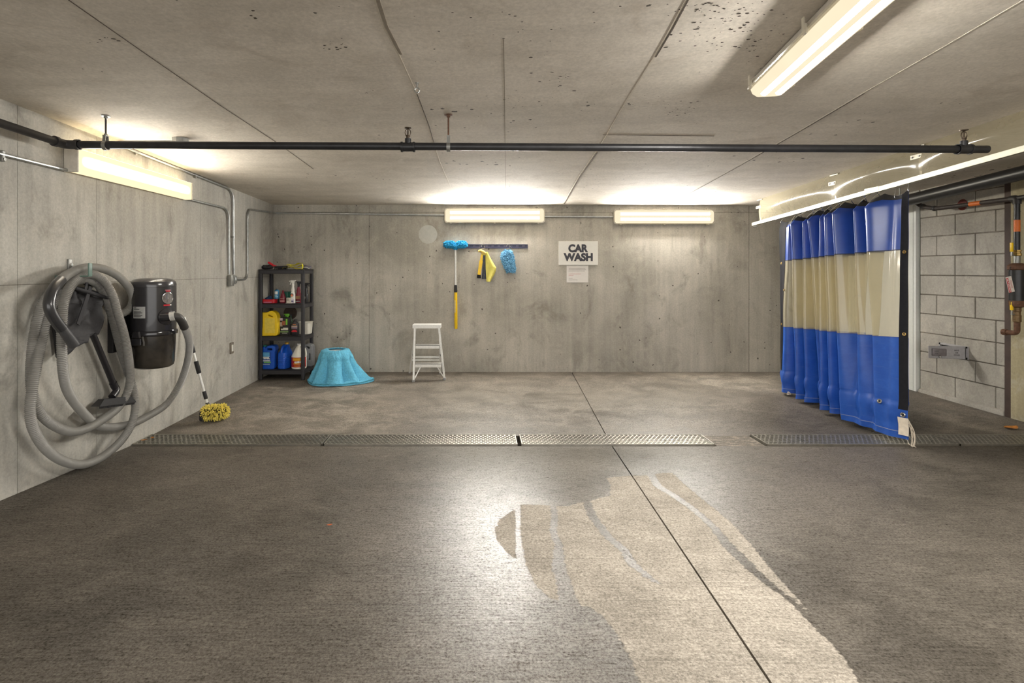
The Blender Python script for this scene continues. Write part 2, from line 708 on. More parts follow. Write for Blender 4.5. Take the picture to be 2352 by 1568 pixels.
ceil_line([(150, -6), (330, 120), (512, 246)], 0.004, M_crack)
ceil_line([(512, 246), (640, 330), (720, 388)], 0.003, M_crack)
ceil_line([(858, -10), (880, 60), (917, 128), (957, 215), (985, 290), (998, 335), (1010, 372), (1035, 430)], 0.007, M_ridge)
ceil_line([(866, -10), (888, 60), (921, 124)], 0.012, pm('form_patch', S(140, 130, 116), 0.85), 0.006)
ceil_line([(958, 215), (986, 290), (999, 335)], 0.004, M_crack, 0.006)
ceil_line([(1580, -8), (1540, 65), (1500, 135), (1440, 230), (1385, 325), (1330, 405), (1293, 470)], 0.007, M_ridge)
ceil_line([(1584, -8), (1545, 65), (1506, 130)], 0.006, M_crack, 0.006)
ceil_line([(1372, 350), (1330, 410), (1296, 468)], 0.003, M_crack, 0.006)
ceil_line([(2360, -6), (2180, 100), (1985, 212), (1850, 292), (1700, 378), (1560, 455)], 0.006, M_ridge)
ceil_line([(1985, 214), (1850, 294), (1700, 380), (1560, 457)], 0.003, M_crack, 0.006)
ceil_line([(1385, 309), (1500, 311), (1640, 312)], 0.005, M_crack)
ceil_line([(1157, 90), (1159, 250), (1160, 330), (1161, 440)], 0.003, pm('form_faint', S(136, 127, 112), 0.9), 0.002)

rnd = random.Random(12)
b = MB()
for cxp, cyp, sxp, syp, n_ in ((1690, 65, 60, 38, 120), (1640, 20, 40, 20, 30), (1540, 250, 42, 16, 45), (1360, 415, 45, 18, 60), (1270, 195, 30, 22, 25), (770, 105, 18, 10, 14), (1190, 245, 60, 30, 20),
                               (240, 92, 16, 4, 8), (590, 40, 10, 5, 4), (860, 215, 14, 4, 6), (1470, 370, 60, 20, 25), (1180, 60, 120, 50, 30), (1640, 420, 60, 22, 22)):
    for _ in range(n_):
        x, y = rnd.gauss(cxp, sxp), rnd.gauss(cyp, syp)
        if y < 2 or y > 462:
            continue
        p = PC(x, y)
        r_ = min(0.008, abs(rnd.gauss(0.0, 0.0024)) + 0.0014)
        m_ = 6
        a0 = rnd.random() * 6
        z_ = ceil_z(p.x, p.y)
        pts = []
        for k in range(m_):
            rr = r_ * rnd.uniform(0.6, 1.2)
            pts.append((p.x + 1.5 * rr * math.cos(a0 + k * 2 * PI / m_), p.y + rr * math.sin(a0 + k * 2 * PI / m_), z_ - 0.0012))
        b.add(pts + [(p.x, p.y, z_ - 0.0005)], [(k, (k + 1) % m_, m_) for k in range(m_)])
b.build('surface_pits', pm('pit_dark', S(70, 61, 52), 0.9, var=0.3), ceiling, smooth=0, kind='stuff')

# ------------------------------------------------------------------ left wall: poured panels with joints
wl = struct(MB().box((XL - 0.07, 1.8, 1.25), (0.13, 9.7, 2.75)).build('wall_left', M_mortar, smooth=0))
jd = [-3.0, 1.1, 2.93, 3.54, 4.87, DB]
for a, b in zip(jd, jd[1:]):
    for z0, z1 in ((-0.1, 1.2255), (1.2285, 2.6)):
        MB().box((XL - 0.003, (a + b) / 2, (z0 + z1) / 2), (0.006, b - a - 0.003, z1 - z0)).build('wall_panel', M_wallL, wl, smooth=0)

# ------------------------------------------------------------------ back wall
wb = struct(MB().box(((XL + XE) / 2, DB + 0.076, 1.25), (XE - XL + 0.3, 0.14, 2.75)).build('wall_back', M_mortar, smooth=0))
jx = [XL, -1.365, 0.36, 3.455, XE]
gap = [0.004, 0.0015, 0.007]
for i, (a, b) in enumerate(zip(jx, jx[1:])):
    l = a + (gap[i - 1] / 2 if i else 0)
    r = b - (gap[i] / 2 if i < 3 else 0)
    MB().box(((l + r) / 2, DB + 0.003, 0.97), (r - l, 0.006, 2.14)).build('wall_panel', M_wall, wb, smooth=0)
    MB().box(((l + r) / 2, DB + 0.0035, 2.345), (r - l, 0.006, 0.60)).build('wall_panel', M_wall, wb, smooth=0)
# round pale patch and tie hole plugs
pp = P(983, 538, DB - 0.0005)
MB().cyl(pp, pp + Vector((0, 0.002, 0)), 0.118, n=32).build('patch', pm('repair_patch', S(178, 178, 172), 0.85, var=0.06, scale=30), wb)
tie_plug = None
for x, y in ((902, 671), (790, 670), (1557, 621), (1554, 672), (1480, 721), (1479, 778), (1664, 672), (1660, 846), (1478, 831)):
    q = P(x, y, DB - 0.0004)
    if tie_plug is None:
        tie_plug = MB().lathe([(0.018, -0.0006), (0.026, 0.0), (0.029, 0.0012)], 18, Matrix.Rotation(PI / 2, 4, 'X')).build('tie_plug', M_wall, None)
        tie_plug.parent = wb
        tie_plug.location = q
    else:
        t2 = tie_plug.copy()
        col.objects.link(t2)
        t2.location = q

# ------------------------------------------------------------------ right wall: concrete blocks, door, poured end
wr = struct(MB().box((XR + 0.09, 4.6, 1.25), (0.16, 4.4, 2.75)).build('wall_right', M_mortar, smooth=0))
d_r, d_l = 4.665, 5.578
heads = {0: (5.17, 4.765), 1: (5.375, 4.96)}
rowtype = [0, 1, 0, 0, 1, 0, 0, 1, 0, 1, 0]
cache = {}
for k in range(11):
    z0 = 0.0395 + 0.2025 * k
    js = [d_l] + list(heads[rowtype[k]]) + [d_r]
    for a, b in zip(js, js[1:]):
        dep = a - b - 0.009
        key = round(dep, 3)
        if key not in cache:
            cache[key] = MB().rbox((0, 0, 0), (0.03, dep, 0.1935), 0.004, 1).build('block', M_block, None, smooth=0)
            o = cache[key]
        else:
            o = cache[key].copy()
            col.objects.link(o)
        o.parent = wr
        o.location = (XR + 0.015 - 0.004 * random.random(), (a + b) / 2, z0 + 0.101)
MB().rbox((XR - 0.005, (d_l + d_r) / 2, 0.0), (0.05, d_l - d_r, 0.10), 0.02, 2).build('mortar_kerb', M_block, wr)
MB().box((XR + 0.0, 4.632, 1.25), (0.05, 0.055, 2.6)).build('joint_filler', pm('rust_brown', S(66, 52, 46), 0.7, var=0.25, scale=8), wr, smooth=0)
MB().box((XR + 0.0, 0.8, 1.25), (0.06, 7.6, 2.7)).build('poured_wall', M_rconc, wr, smooth=0)
MB().box((XR + 0.005, 6.1, 2.35), (0.03, 1.04, 0.62)).build('lintel', M_block, wr, smooth=0)

door = struct(MB().box((XR + 0.004, 6.13, 1.01), (0.02, 0.84, 2.0)).build('door_1', pm('door_white', S(214, 214, 208), 0.45, var=0.04), smooth=0))
fr = MB()
for dd in (5.65, 6.59):
    fr.box((XR - 0.012, dd, 1.03), (0.05, 0.05, 2.06))
    fr.box((XR - 0.002, dd + (0.045 if dd < 6 else -0.045), 1.03), (0.03, 0.03, 2.04))
fr.box((XR - 0.012, 6.12, 2.045), (0.05, 0.95, 0.05))
fr.build('door_frame', pm('frame_white', S(222, 224, 220), 0.4, var=0.04), door, smooth=0)
MB().box((XR - 0.012, 5.602, 1.03), (0.05, 0.035, 2.06)).build('door_frame', pm('frame_white', S(222, 224, 220), 0.4), door, smooth=0)
MB().cyl((XR - 0.01, 6.45, 1.0), (XR - 0.06, 6.45, 1.0), 0.012).cyl((XR - 0.055, 6.45, 1.0), (XR - 0.055, 6.33, 1.0), 0.009).build('door_handle', pm('door_steel', S(170, 170, 170), 0.3, 1.0), door)

# ------------------------------------------------------------------ shared materials
M_galv = pm('galvanised', S(176, 178, 176), 0.35, 0.9, var=0.18, scale=25)
M_galv_d = pm('galvanised_dull', S(150, 150, 146), 0.5, 0.8, var=0.2, scale=25)
M_iron = pm('black_iron', S(44, 44, 46), 0.38, 0.2, var=0.25, scale=18)
M_iron2 = pm('painted_iron_dark', S(52, 50, 50), 0.5, 0.1, var=0.2, scale=20)
M_black = pm('black_plastic', S(36, 35, 38), 0.32, var=0.12)
M_blackm = pm('black_matt', S(34, 33, 35), 0.7, var=0.2)
M_rust = pm('rusty_steel', S(98, 68, 50), 0.75, 0.1, var=0.35, scale=60, bump=0.3)
M_brass = pm('brass', S(168, 140, 84), 0.35, 0.9, var=0.2)
M_chrome = pm('chrome', S(210, 210, 208), 0.18, 1.0, var=0.05)
M_alu = pm('aluminium', S(226, 225, 220), 0.40, 0.3, var=0.08, scale=60)
M_white = pm('white_plastic', S(226, 224, 216), 0.4, var=0.04)
M_yellow = pm('yellow_plastic', S(238, 196, 20), 0.38, var=0.06)
M_blue = pm('jug_blue', S(22, 84, 190), 0.32, var=0.08)
M_orange = pm('orange_label', S(214, 110, 40), 0.5)
M_red = pm('red_plastic', S(196, 30, 44), 0.35)


def emis(name, c, strength):
    g = G(name)
    n = g.noise(g.n('TexCoord').outputs['Object'], 6.0, 2)
    e = g.n('Emission', Color=c)
    g.put(e.inputs['Strength'], g.mr(n, 0.3, 0.7, strength * 0.97, strength * 1.03))
    return g.done(e)


LC = (1.0, 0.965, 0.90, 1)
M_tube = emis('tube_glow', LC, TUBE)
M_lens = emis('lens_glow', (1.0, 0.85, 0.60, 1), 0.80)


def clear_plastic(name, tint=(0.97, 0.96, 0.93, 1), c=S(220, 214, 200), fac=0.35, rough=0.08, ior=1.52, edge=0.30):
    g = G(name)
    t = g.n('BsdfTransparent', Color=tint)
    n = g.noise(g.n('TexCoord').outputs['Object'], 14.0, 3)
    b = g.n('BsdfDiffuse', Color=g.mix(g.mr(n, 0.3, 0.7), c, tuple(q * 0.93 for q in c[:3]) + (1,)))
    lw = g.n('LayerWeight', Blend=0.25).outputs['Facing']
    mx = g.n('MixShader', Fac=g.ma('ADD', g.ma('MULTIPLY', lw, edge), fac, clamp=True))
    g.put(mx.inputs[1], t.outputs[0])
    g.put(mx.inputs[2], b.outputs[0])
    gl = g.n('BsdfGlossy', Color=(1, 1, 1, 1), Roughness=rough)
    geo = g.n('NewGeometry').outputs['Backfacing']
    m2 = g.n('MixShader', Fac=g.n('Fresnel', IOR=g.mr(geo, 0.0, 1.0, ior, 1.0 / ior)).outputs[0])
    g.put(m2.inputs[1], mx.outputs[0])
    g.put(m2.inputs[2], gl.outputs[0])
    return g.done(m2)


M_clearrim = clear_plastic('clear_acrylic', fac=0.5, c=S(236, 230, 214))

# ------------------------------------------------------------------ vapour-tight light fixtures (axis along local x, lens towards local -y)


def vapor_light(label, loc, rot):
    t = thing('tube_light', label, 'light', loc, 0.0, 'twin tube light fixtures')
    t.rotation_euler = rot
    L, H = 1.262, 0.182

    def rr(l, h, r, y, n=6):
        pts = []
        for sx, sz, a0 in ((1, 1, 0), (-1, 1, 90), (-1, -1, 180), (1, -1, 270)):
            for k in range(n + 1):
                a = math.radians(a0 + 90 * k / n)
                pts.append((sx * (l / 2 - r) + r * math.cos(a), y, sz * (h / 2 - r) + r * math.sin(a)))
        return pts

    def loft(rings):
        b = MB()
        n = len(rings[0])
        vs = [p for r_ in rings for p in r_]
        fs = [(i * n + k, i * n + (k + 1) % n, (i + 1) * n + (k + 1) % n, (i + 1) * n + k) for i in range(len(rings) - 1) for k in range(n)]
        fs += [tuple(range(n)), tuple((len(rings) - 1) * n + k for k in range(n))]
        return b.add(vs, fs)
    loft([rr(L - 0.05, H - 0.05, 0.02, 0.0), rr(L - 0.01, H - 0.01, 0.03, -0.025), rr(L, H, 0.035, -0.045)]).build('housing', pm('housing_grey', S(196, 190, 180), 0.5), t, world=False)
    loft([rr(L, H, 0.035, -0.0451), rr(L + 0.006, H + 0.006, 0.036, -0.049), rr(L, H, 0.035, -0.056)]).build('lens_rim', M_clearrim, t, world=False)
    loft([rr(L - 0.022, H - 0.022, 0.028, -0.0562), rr(L - 0.03, H - 0.034, 0.028, -0.078), rr(L - 0.055, H - 0.062, 0.024, -0.094)]).build('lens', M_lens, t, world=False)
    for s in (-1, 1):
        b = MB()
        prof = []
        n = 8
        for x in (-0.556, 0.556):
            for k in range(n + 1):
                a = PI * k / n
                prof.append((x, -0.0935 - 0.0125 * math.sin(a), s * 0.0335 + 0.0155 * math.cos(a)))
        b.add(prof, [(k, k + 1, n + 2 + k, n + 1 + k) for k in range(n)] + [tuple(range(n + 1)), tuple(range(2 * n + 1, n, -1))])
        b.build('tube', M_tube, t, world=False)
    for x in (-0.55, 0.0, 0.55):
        for s in (-1, 1):
            MB().rbox((x, -0.05, s * (H / 2 + 0.005)), (0.026, 0.04, 0.012), 0.003, 1).rbox((x, -0.03, s * (H / 2 + 0.012)), (0.018, 0.05, 0.006), 0.002, 1).build('clip', M_clearrim, t, world=False)
    return t


zl = lambda y, d: CZ - (y - CY) / F * d
vapor_light('long tube light on back wall above the blue mop and tool rail', P(1136, 495.5, DB - 0.02) + Vector((0, 0.018, 0)), (0, 0, 0))
vapor_light('long tube light on back wall to the right of the car wash sign', P(1523, 498.5, DB - 0.02) + Vector((0, 0.018, 0)), (0, 0, 0))
# ceiling fixture: lens down, long axis nearly along depth
far_c = P(1757, 205, 2.60)
axis = Vector((0.1436, 1.0, -0.034)).normalized()
mid = far_c - axis * 0.63
mid.z = ceil_z(mid.x, mid.y) - 0.004
vl = vapor_light('long tube light fixed to the ceiling above the viewer', mid, (0, 0, 0))
xax = axis
yax = Vector((0, 0, 1)) - axis * axis.z
yax.normalize()
zax = xax.cross(yax)
R3 = Matrix(((xax.x, yax.x, zax.x), (xax.y, yax.y, zax.y), (xax.z, yax.z, zax.z)))
vl.rotation_euler = R3.to_euler()

# wrap fixture on the left wall
d_a, d_b = 3.262, 4.575
za, zb = 1.925, 2.072
wl_t = thing('wrap_light', 'glowing box-shaped wall light on the left concrete wall', 'light', (XL, (d_a + d_b) / 2, za))
MB().box((XL + 0.012, (d_a + d_b) / 2, (za + zb) / 2), (0.024, d_b - d_a, zb - za - 0.02)).build('back_plate', M_white, wl_t, smooth=0)


def wrap_mat():
    g = G('wrap_diffuser')
    tc = g.n('SeparateXYZ')
    g.put(tc.inputs[0], g.pos())
    zn = g.ma('ABSOLUTE', g.ma('DIVIDE', g.ma('SUBTRACT', tc.outputs[2], (za + zb) / 2), (zb - za) / 2))
    dn = g.ma('ABSOLUTE', g.ma('DIVIDE', g.ma('SUBTRACT', tc.outputs[1], (d_a + d_b) / 2), (d_b - d_a) / 2))
    nrm_ = g.n('SeparateXYZ')
    g.put(nrm_.inputs[0], g.n('NewGeometry').outputs['Normal'])
    topf = g.mr(nrm_.outputs[2], 0.8, 0.95, 0.0, 0.05)          # the open top of the wrap lens
    k = g.ma('MULTIPLY', g.mr(zn, 0.0, 0.58, 1, 0, True), g.mr(dn, 0.80, 0.97, 1, 0, True))
    e = g.n('Emission', Color=g.mix(k, (1.0, 0.80, 0.50, 1), LC), Strength=g.ma('ADD', g.ma('MULTIPLY', g.ma('MAXIMUM', g.ma('POWER', k, 2.0), topf), WRAP), 1.0))
    return g.done(e)


MB().rbox((XL + 0.055, (d_a + d_b) / 2, (za + zb) / 2), (0.062, d_b - d_a - 0.016, zb - za), 0.006, 2).build('diffuser', wrap_mat(), wl_t)
for d in (d_a, d_b):
    MB().rbox((XL + 0.045, d, (za + zb) / 2), (0.088, 0.012, zb - za + 0.004), 0.003, 1).build('end_cap', pm('cap_white', S(206, 200, 188), 0.5), wl_t)

# ------------------------------------------------------------------ drain gratings


def grate(x0, x1, label):
    t = thing('drain_grate', label, 'drain grate', ((x0 + x1) / 2, (D0 + D1) / 2, 0), group='perforated steel grates over the floor drain')
    za_ = 0.012
    b = MB()
    for d in (D0 + 0.008, D1 - 0.008):
        b.box(((x0 + x1) / 2, d, za_ - 0.014), (x1 - x0, 0.008, 0.032))
    for x in (x0 + 0.004, x1 - 0.004):
        b.box((x, (D0 + D1) / 2, za_ - 0.014), (0.008, D1 - D0 - 0.008, 0.032))
    b.build('frame', M_grate, t, smooth=0)
    b = MB()
    nr = 8
    w = (D1 - D0 - 0.024) / nr
    for r in range(1, nr):
        b.box(((x0 + x1) / 2, D0 + 0.012 + r * w, za_ - 0.004), (x1 - x0 - 0.016, 0.009, 0.006))
    pitch = 0.034
    for r in range(nr):
        n = int((x1 - x0 - 0.02) / pitch)
        for k in range(n):
            x = x0 + 0.012 + (k + (0.5 if r % 2 else 0.0) + 0.3) * pitch
            if x < x1 - 0.012:
                b.box((x, D0 + 0.012 + (r + 0.5) * w, za_ - 0.004), (0.011, w, 0.006))
    b.build('grid', M_grate, t, smooth=0, kind='stuff')
    # dished bottom that can be seen through the holes
    return t


M_grate = pm('grate_steel', S(176, 172, 162), 0.36, 0.85, var=0.15, scale=20)
grate(XL + 0.01, -1.155, 'steel drain grate next to the left wall below the hose')
grate(-1.145, 0.305, 'steel drain grate in the middle of the three joined ones')
grate(0.335, 1.775, 'steel drain grate crossed by the floor joint')
grate(2.165, 3.60, 'steel drain grate starting left of the blue curtain')
grate(3.61, 4.70, 'steel drain grate at far right beyond the blue curtain')

# ------------------------------------------------------------------ sprinkler pipe under the ceiling
PD, PZ = 3.12, zl(334, 3.12)
sp = thing('sprinkler_pipe', 'black sprinkler pipe running across below the ceiling', 'pipe', (0, PD, PZ))
xl_p = (150 - CX) / F * PD
dl_p = PD
zR = zl(343, PD)
xr_p = (2268 - CX) / F * PD
corner = Vector((xl_p, PD, PZ + 0.005))
nearp = Vector((xl_p + 0.02, 0.2, PZ + 0.06))
MB().tube([corner, Vector((xr_p, PD, zR))], 0.0225, 18).build('run', M_iron, sp)
MB().tube([corner, nearp], 0.0225, 18).build('run', M_iron2, sp)
eb = bend_path([corner + (nearp - corner).normalized() * 0.085, corner, corner + Vector((0.085, 0, 0))], 0.05, 8)
MB().tube(eb, 0.0265, 18).tube([eb[0], eb[0] + (eb[1] - eb[0]).normalized() * 0.022], 0.031, 18).tube([eb[-1], eb[-1] - Vector((0.022, 0, 0))], 0.031, 18).build('elbow', M_iron2, sp)


def sprinkler(px):
    x = (px - CX) / F * PD
    z = PZ + (zR - PZ) * (x - xl_p) / (xr_p - xl_p)
    tee = MB().cyl((x - 0.042, PD, z), (x + 0.042, PD, z), 0.027, n=18)
    for s in (-1, 1):
        tee.cyl((x + s * 0.042, PD, z), (x + s * 0.03, PD, z), 0.031, n=18)
    tee.cyl((x, PD, z + 0.02), (x, PD, z + 0.05), 0.019, n=14)
    tee.build('tee', M_iron, sp)
    h = MB().lathe([(0.011, 0.05), (0.011, 0.062), (0.014, 0.064), (0.014, 0.07), (0.005, 0.072), (0.004, 0.104), (0.002, 0.106)], 12, Matrix.Translation((x, PD, z)))
    for s in (-1, 1):
        h.tube([(x + s * 0.011, PD, z + 0.066), (x + s * 0.017, PD, z + 0.082), (x + s * 0.014, PD, z + 0.098), (x, PD, z + 0.11)], 0.003, 6)
    h.lathe([(0.002, 0.108), (0.021, 0.112), (0.022, 0.116), (0.004, 0.117)], 16, Matrix.Translation((x, PD, z)))
    h.build('sprinkler_head', pm('sprinkler_bronze', S(86, 74, 62), 0.45, 0.7), sp)


sprinkler(937)
sprinkler(2214)
for px, rod in ((243, M_iron2), (1030, M_rust)):
    x = (px - CX) / F * PD
    z = PZ + (zR - PZ) * (x - xl_p) / (xr_p - xl_p)
    zt = ceil_z(x, PD)
    h = thing('pipe_hanger', 'dark threaded rod hanger holding the pipe near the left wall' if px < 500 else 'rusty threaded rod hanger holding the pipe near the middle sprinkler', 'pipe hanger', (x, PD, zt), group='sprinkler pipe hangers')
    MB().cyl((x, PD, z + 0.045), (x, PD, zt), 0.0055, n=10).build('rod', rod, h)
    MB().lathe([(0.024, zt - 0.004), (0.024, zt), (0.01, zt)], 16, Matrix.Translation((x, PD, 0))).lathe([(0.011, zt - 0.016), (0.011, zt - 0.004)], 6, Matrix.Translation((x, PD, 0))).build('ceiling_plate', M_rust if px > 500 else M_galv_d, h)
    ring = MB()
    pts = [(x, PD + 0.026 * math.cos(a), z + 0.026 * math.sin(a)) for a in [PI / 2 + 2 * PI * k / 24 for k in range(25)]]
    for a, b in zip(pts, pts[1:]):
        ring.bar(a, b, 0.020, 0.004, up=(1, 0, 0)) if False else ring.bar(a, b, 0.004, 0.022, up=(1, 0, 0))
    for s in (-1, 1):
        ring.bar((x, PD + s * 0.016, z + 0.02), (x, PD + s * 0.012, z + 0.058), 0.018, 0.004, up=(0, 1, 0))
    ring.box((x, PD, z + 0.058), (0.02, 0.03, 0.006)).lathe([(0.010, z + 0.06), (0.010, z + 0.07)], 6, Matrix.Translation((x, PD, 0)))
    ring.build('ring', M_galv_d, h, smooth=20)

# ------------------------------------------------------------------ conduits
RC = 0.0105


def wall_strap(b, p, right):
    b.box(p, (0.012, 0.03, 0.05) if right == 'y' else (0.05, 0.012, 0.03))


XC = XL + 0.018
# 1: ceiling box -> left wall top -> down to junction box
jb = PW(533, 643, XL + 0.03)
c1 = thing('conduit', 'metal conduit from the ceiling box down to the wall junction box', 'conduit', (XC, 4.5, 2.05))
zt1 = lambda d: ceil_z(XL, d) - 0.035
d1c = F * XC / (536 - CX)
bx = PC(415, 318)
yb = bx.y
pts = [Vector((bx.x - 0.05, yb, ceil_z(bx.x, yb) - 0.022)), Vector((XC + 0.06, yb, ceil_z(XC, yb) - 0.022)), PW(300, 343, XC), PW(505, 425, XC), PW(537, 437, XC)]
pts[-1] = PW(536, 440, XC)
pts = pts[:3] + [PW(536, 437, XC), PW(533, 560, XC), Vector((XC, jb.y + 0.012, jb.z + 0.05))]
pts[4] = Vector((XC, pts[3].y, 1.6))
pts[5] = Vector((XC, pts[3].y + 0.02, jb.z + 0.06))
MB().tube(bend_path(pts, 0.14, 10), RC, 12).build('pipe', M_galv, c1)
for t_ in (0.04, 0.55):
    q = pts[2].lerp(pts[3], t_)
    MB().rbox(q + Vector((-0.004, 0, 0)), (0.02, 0.02, 0.05), 0.004, 1).build('strap', M_galv_d, c1)
q = Vector((XC, pts[4].y, 1.66))
MB().rbox(q + Vector((-0.004, 0, 0)), (0.026, 0.05, 0.018), 0.004, 1).build('strap', M_galv_d, c1)
# 2: from beyond the frame to the wrap light
p0, p1 = PW(-60, 338, XC), PW(150, 390, XC)
c2 = thing('conduit', 'metal conduit entering the near end of the wall light', 'conduit', p1)
p1.y = d_a
MB().tube([p0, p1], RC, 12).build('pipe', M_galv, c2)
q = PW(6, 354, XC)
MB().rbox(q + Vector((-0.004, 0, -0.01)), (0.026, 0.02, 0.06), 0.004, 1).cyl(q + Vector((0.0, 0, -0.028)), q + Vector((0.014, 0, -0.028)), 0.008, n=10).build('strap', M_galv_d, c2)
# 3: from the wrap light down to the junction box
a = PW(444, 460, XC)
a.y = d_b
pe = PW(526, 480, XC)
c3 = thing('conduit', 'metal conduit from the far end of the wall light to the junction box', 'conduit', pe)
MB().tube(bend_path([a, pe, Vector((XC, pe.y, 1.55)), Vector((XC, jb.y - 0.03, jb.z + 0.06))], 0.14, 10), RC, 12).build('pipe', M_galv, c3)
# 4: junction box -> up -> along to the back wall -> first back light
e0 = Vector((XC, jb.y + 0.04, jb.z))
e1 = PW(569, 637, XC)
e2 = PW(569, 480, XC)
cz = zl(491, DB)
e3 = Vector((XC, DB - 0.018, cz + 0.01))
e4 = Vector((P(1021, 494, DB).x, DB - 0.018, zl(494, DB)))
c4 = thing('conduit', 'metal conduit from the junction box along the back wall to the light', 'conduit', e2)
e1.z = jb.z
MB().tube(bend_path([e0, Vector((XC, e1.y, jb.z)), Vector((XC, e1.y, e2.z)), e3, e4], 0.10, 10), RC, 12).build('pipe', M_galv, c4)
c5 = thing('conduit', 'short metal conduit linking the two lights on the back wall', 'conduit', P(1330, 497, DB - 0.018))
MB().tube([P(1250, 497, DB - 0.018), P(1409, 498, DB - 0.018)], RC, 12).build('pipe', M_galv, c5)
# junction box
t = thing('junction_box', 'small metal junction box on the left wall under the conduits', 'electrical box', jb)
MB().rbox((XL + 0.026, jb.y - 0.025, jb.z - 0.005), (0.05, 0.055, 0.115), 0.005, 2).build('box', M_galv_d, t)
MB().rbox((XL + 0.026, jb.y + 0.035, jb.z + 0.005), (0.05, 0.058, 0.09), 0.008, 2).build('switch_box', M_galv, t)
MB().rbox((XL + 0.054, jb.y + 0.035, jb.z + 0.005), (0.006, 0.048, 0.075), 0.002, 1).build('cover', M_galv, t)
MB().box((XL + 0.059, jb.y + 0.035, jb.z + 0.012), (0.008, 0.012, 0.028)).cyl((XL + 0.055, jb.y + 0.035, jb.z - 0.02), (XL + 0.059, jb.y + 0.035, jb.z - 0.02), 0.006, n=10).build('switch', M_chrome, t)
# octagon box on ceiling
cz_ = ceil_z(bx.x, bx.y)
t = thing('ceiling_box', 'octagonal metal electrical box on the ceiling behind the pipe', 'electrical box', (bx.x, bx.y, cz_))
MB().lathe([(0.05, -0.042), (0.054, -0.04), (0.054, 0.0)], 8, Matrix.Translation((bx.x, bx.y, cz_))).build('box', M_galv_d, t, smooth=0)
MB().lathe([(0.052, -0.048), (0.056, -0.046), (0.056, -0.042)], 8, Matrix.Translation((bx.x, bx.y, cz_))).build('cover', M_galv, t, smooth=0)
# small eye bolt
eb_ = PC(958, 190)
ez = ceil_z(eb_.x, eb_.y)
t = thing('eye_bolt', 'tiny metal eye bolt in the ceiling near the form line', 'bolt', (eb_.x, eb_.y, ez))
MB().cyl((eb_.x, eb_.y, ez), (eb_.x, eb_.y, ez - 0.025), 0.004, n=8).cyl((eb_.x, eb_.y, ez), (eb_.x, eb_.y, ez - 0.006), 0.01, n=8).build('shank', M_galv, t)
MB().tube([(eb_.x + 0.012 * math.sin(a), eb_.y, ez - 0.037 + 0.012 * math.cos(a)) for a in [2 * PI * k / 16 for k in range(17)]], 0.0035, 6, False).build('eye', M_galv, t)

# wall outlet (left wall)
q = PW(531, 799, XL)
t = thing('wall_outlet', 'small electrical outlet low on the left wall', 'outlet', q)
MB().rbox((XL + 0.006, q.y, q.z), (0.012, 0.075, 0.118), 0.004, 2).build('plate', pm('outlet_plate', S(120, 112, 100), 0.5), t)
MB().rbox((XL + 0.014, q.y, q.z), (0.008, 0.034, 0.07), 0.004, 2).build('socket', M_white, t)

# ------------------------------------------------------------------ vacuum on the left wall
VX, VD = XL + 0.178, 3.875
vac = thing('vacuum_cleaner', 'black canister vacuum mounted on the left wall', 'vacuum', (VX, VD, 0.59))
MV = Matrix.Translation((VX, VD, 0))


def smoky():
    g = G('smoked_tank')
    n = g.noise(g.n('TexCoord').outputs['Object'], 9.0, 4)
    b = g.n('BsdfPrincipled', Base_Color=g.mix(g.mr(n, 0.35, 0.65), S(40, 37, 34), S(60, 55, 48)), Roughness=0.22)
    return g.done(b)


MB().lathe([(0.02, 0.592), (0.118, 0.594), (0.132, 0.605), (0.139, 0.63), (0.146, 0.80), (0.147, 0.845)], 48, MV).build('tank', smoky(), vac)
MB().lathe([(0.148, 0.832), (0.159, 0.838), (0.161, 0.856), (0.156, 0.868), (0.151, 0.870)], 48, MV).build('seal_ring', pm('vac_black_gloss', S(40, 39, 42), 0.16, var=0.05, coat=0.4), vac)
MB().lathe([(0.150, 0.868), (0.151, 0.95), (0.150, 1.185)], 48, MV).build('motor_head', pm('vac_black', S(46, 45, 48), 0.26, var=0.06, coat=0.3), vac)
MB().lathe([(0.150, 1.186), (0.151, 1.205), (0.145, 1.225), (0.125, 1.241), (0.08, 1.25), (0.02, 1.253)], 48, MV).build('lid', pm('vac_lid', S(58, 57, 60), 0.22, var=0.05, coat=0.4), vac)


def cyl_patch(a0, a1, z0, z1, r, n=10, m=1):
    return MB().grid(lambda u, v: (VX + r * math.cos(math.radians(a0 + (a1 - a0) * u)), VD + r * math.sin(math.radians(a0 + (a1 - a0) * u)), z0 + (z1 - z0) * v), n, m + 1)


def cyl_text(body, h, width, ac, zc, r, mat, name, parent, bold=0.0):
    me = text_mesh(body, h, width, bold, 0.0003)
    vs = []
    for v in me.vertices:
        a = math.radians(ac) + v.co.x / r
        rr = r + v.co.z
        vs.append((VX + rr * math.cos(a), VD + rr * math.sin(a), zc + v.co.y))
    return MB().add(vs, [tuple(p.vertices) for p in me.polygons]).build(name, mat, parent, smooth=0)


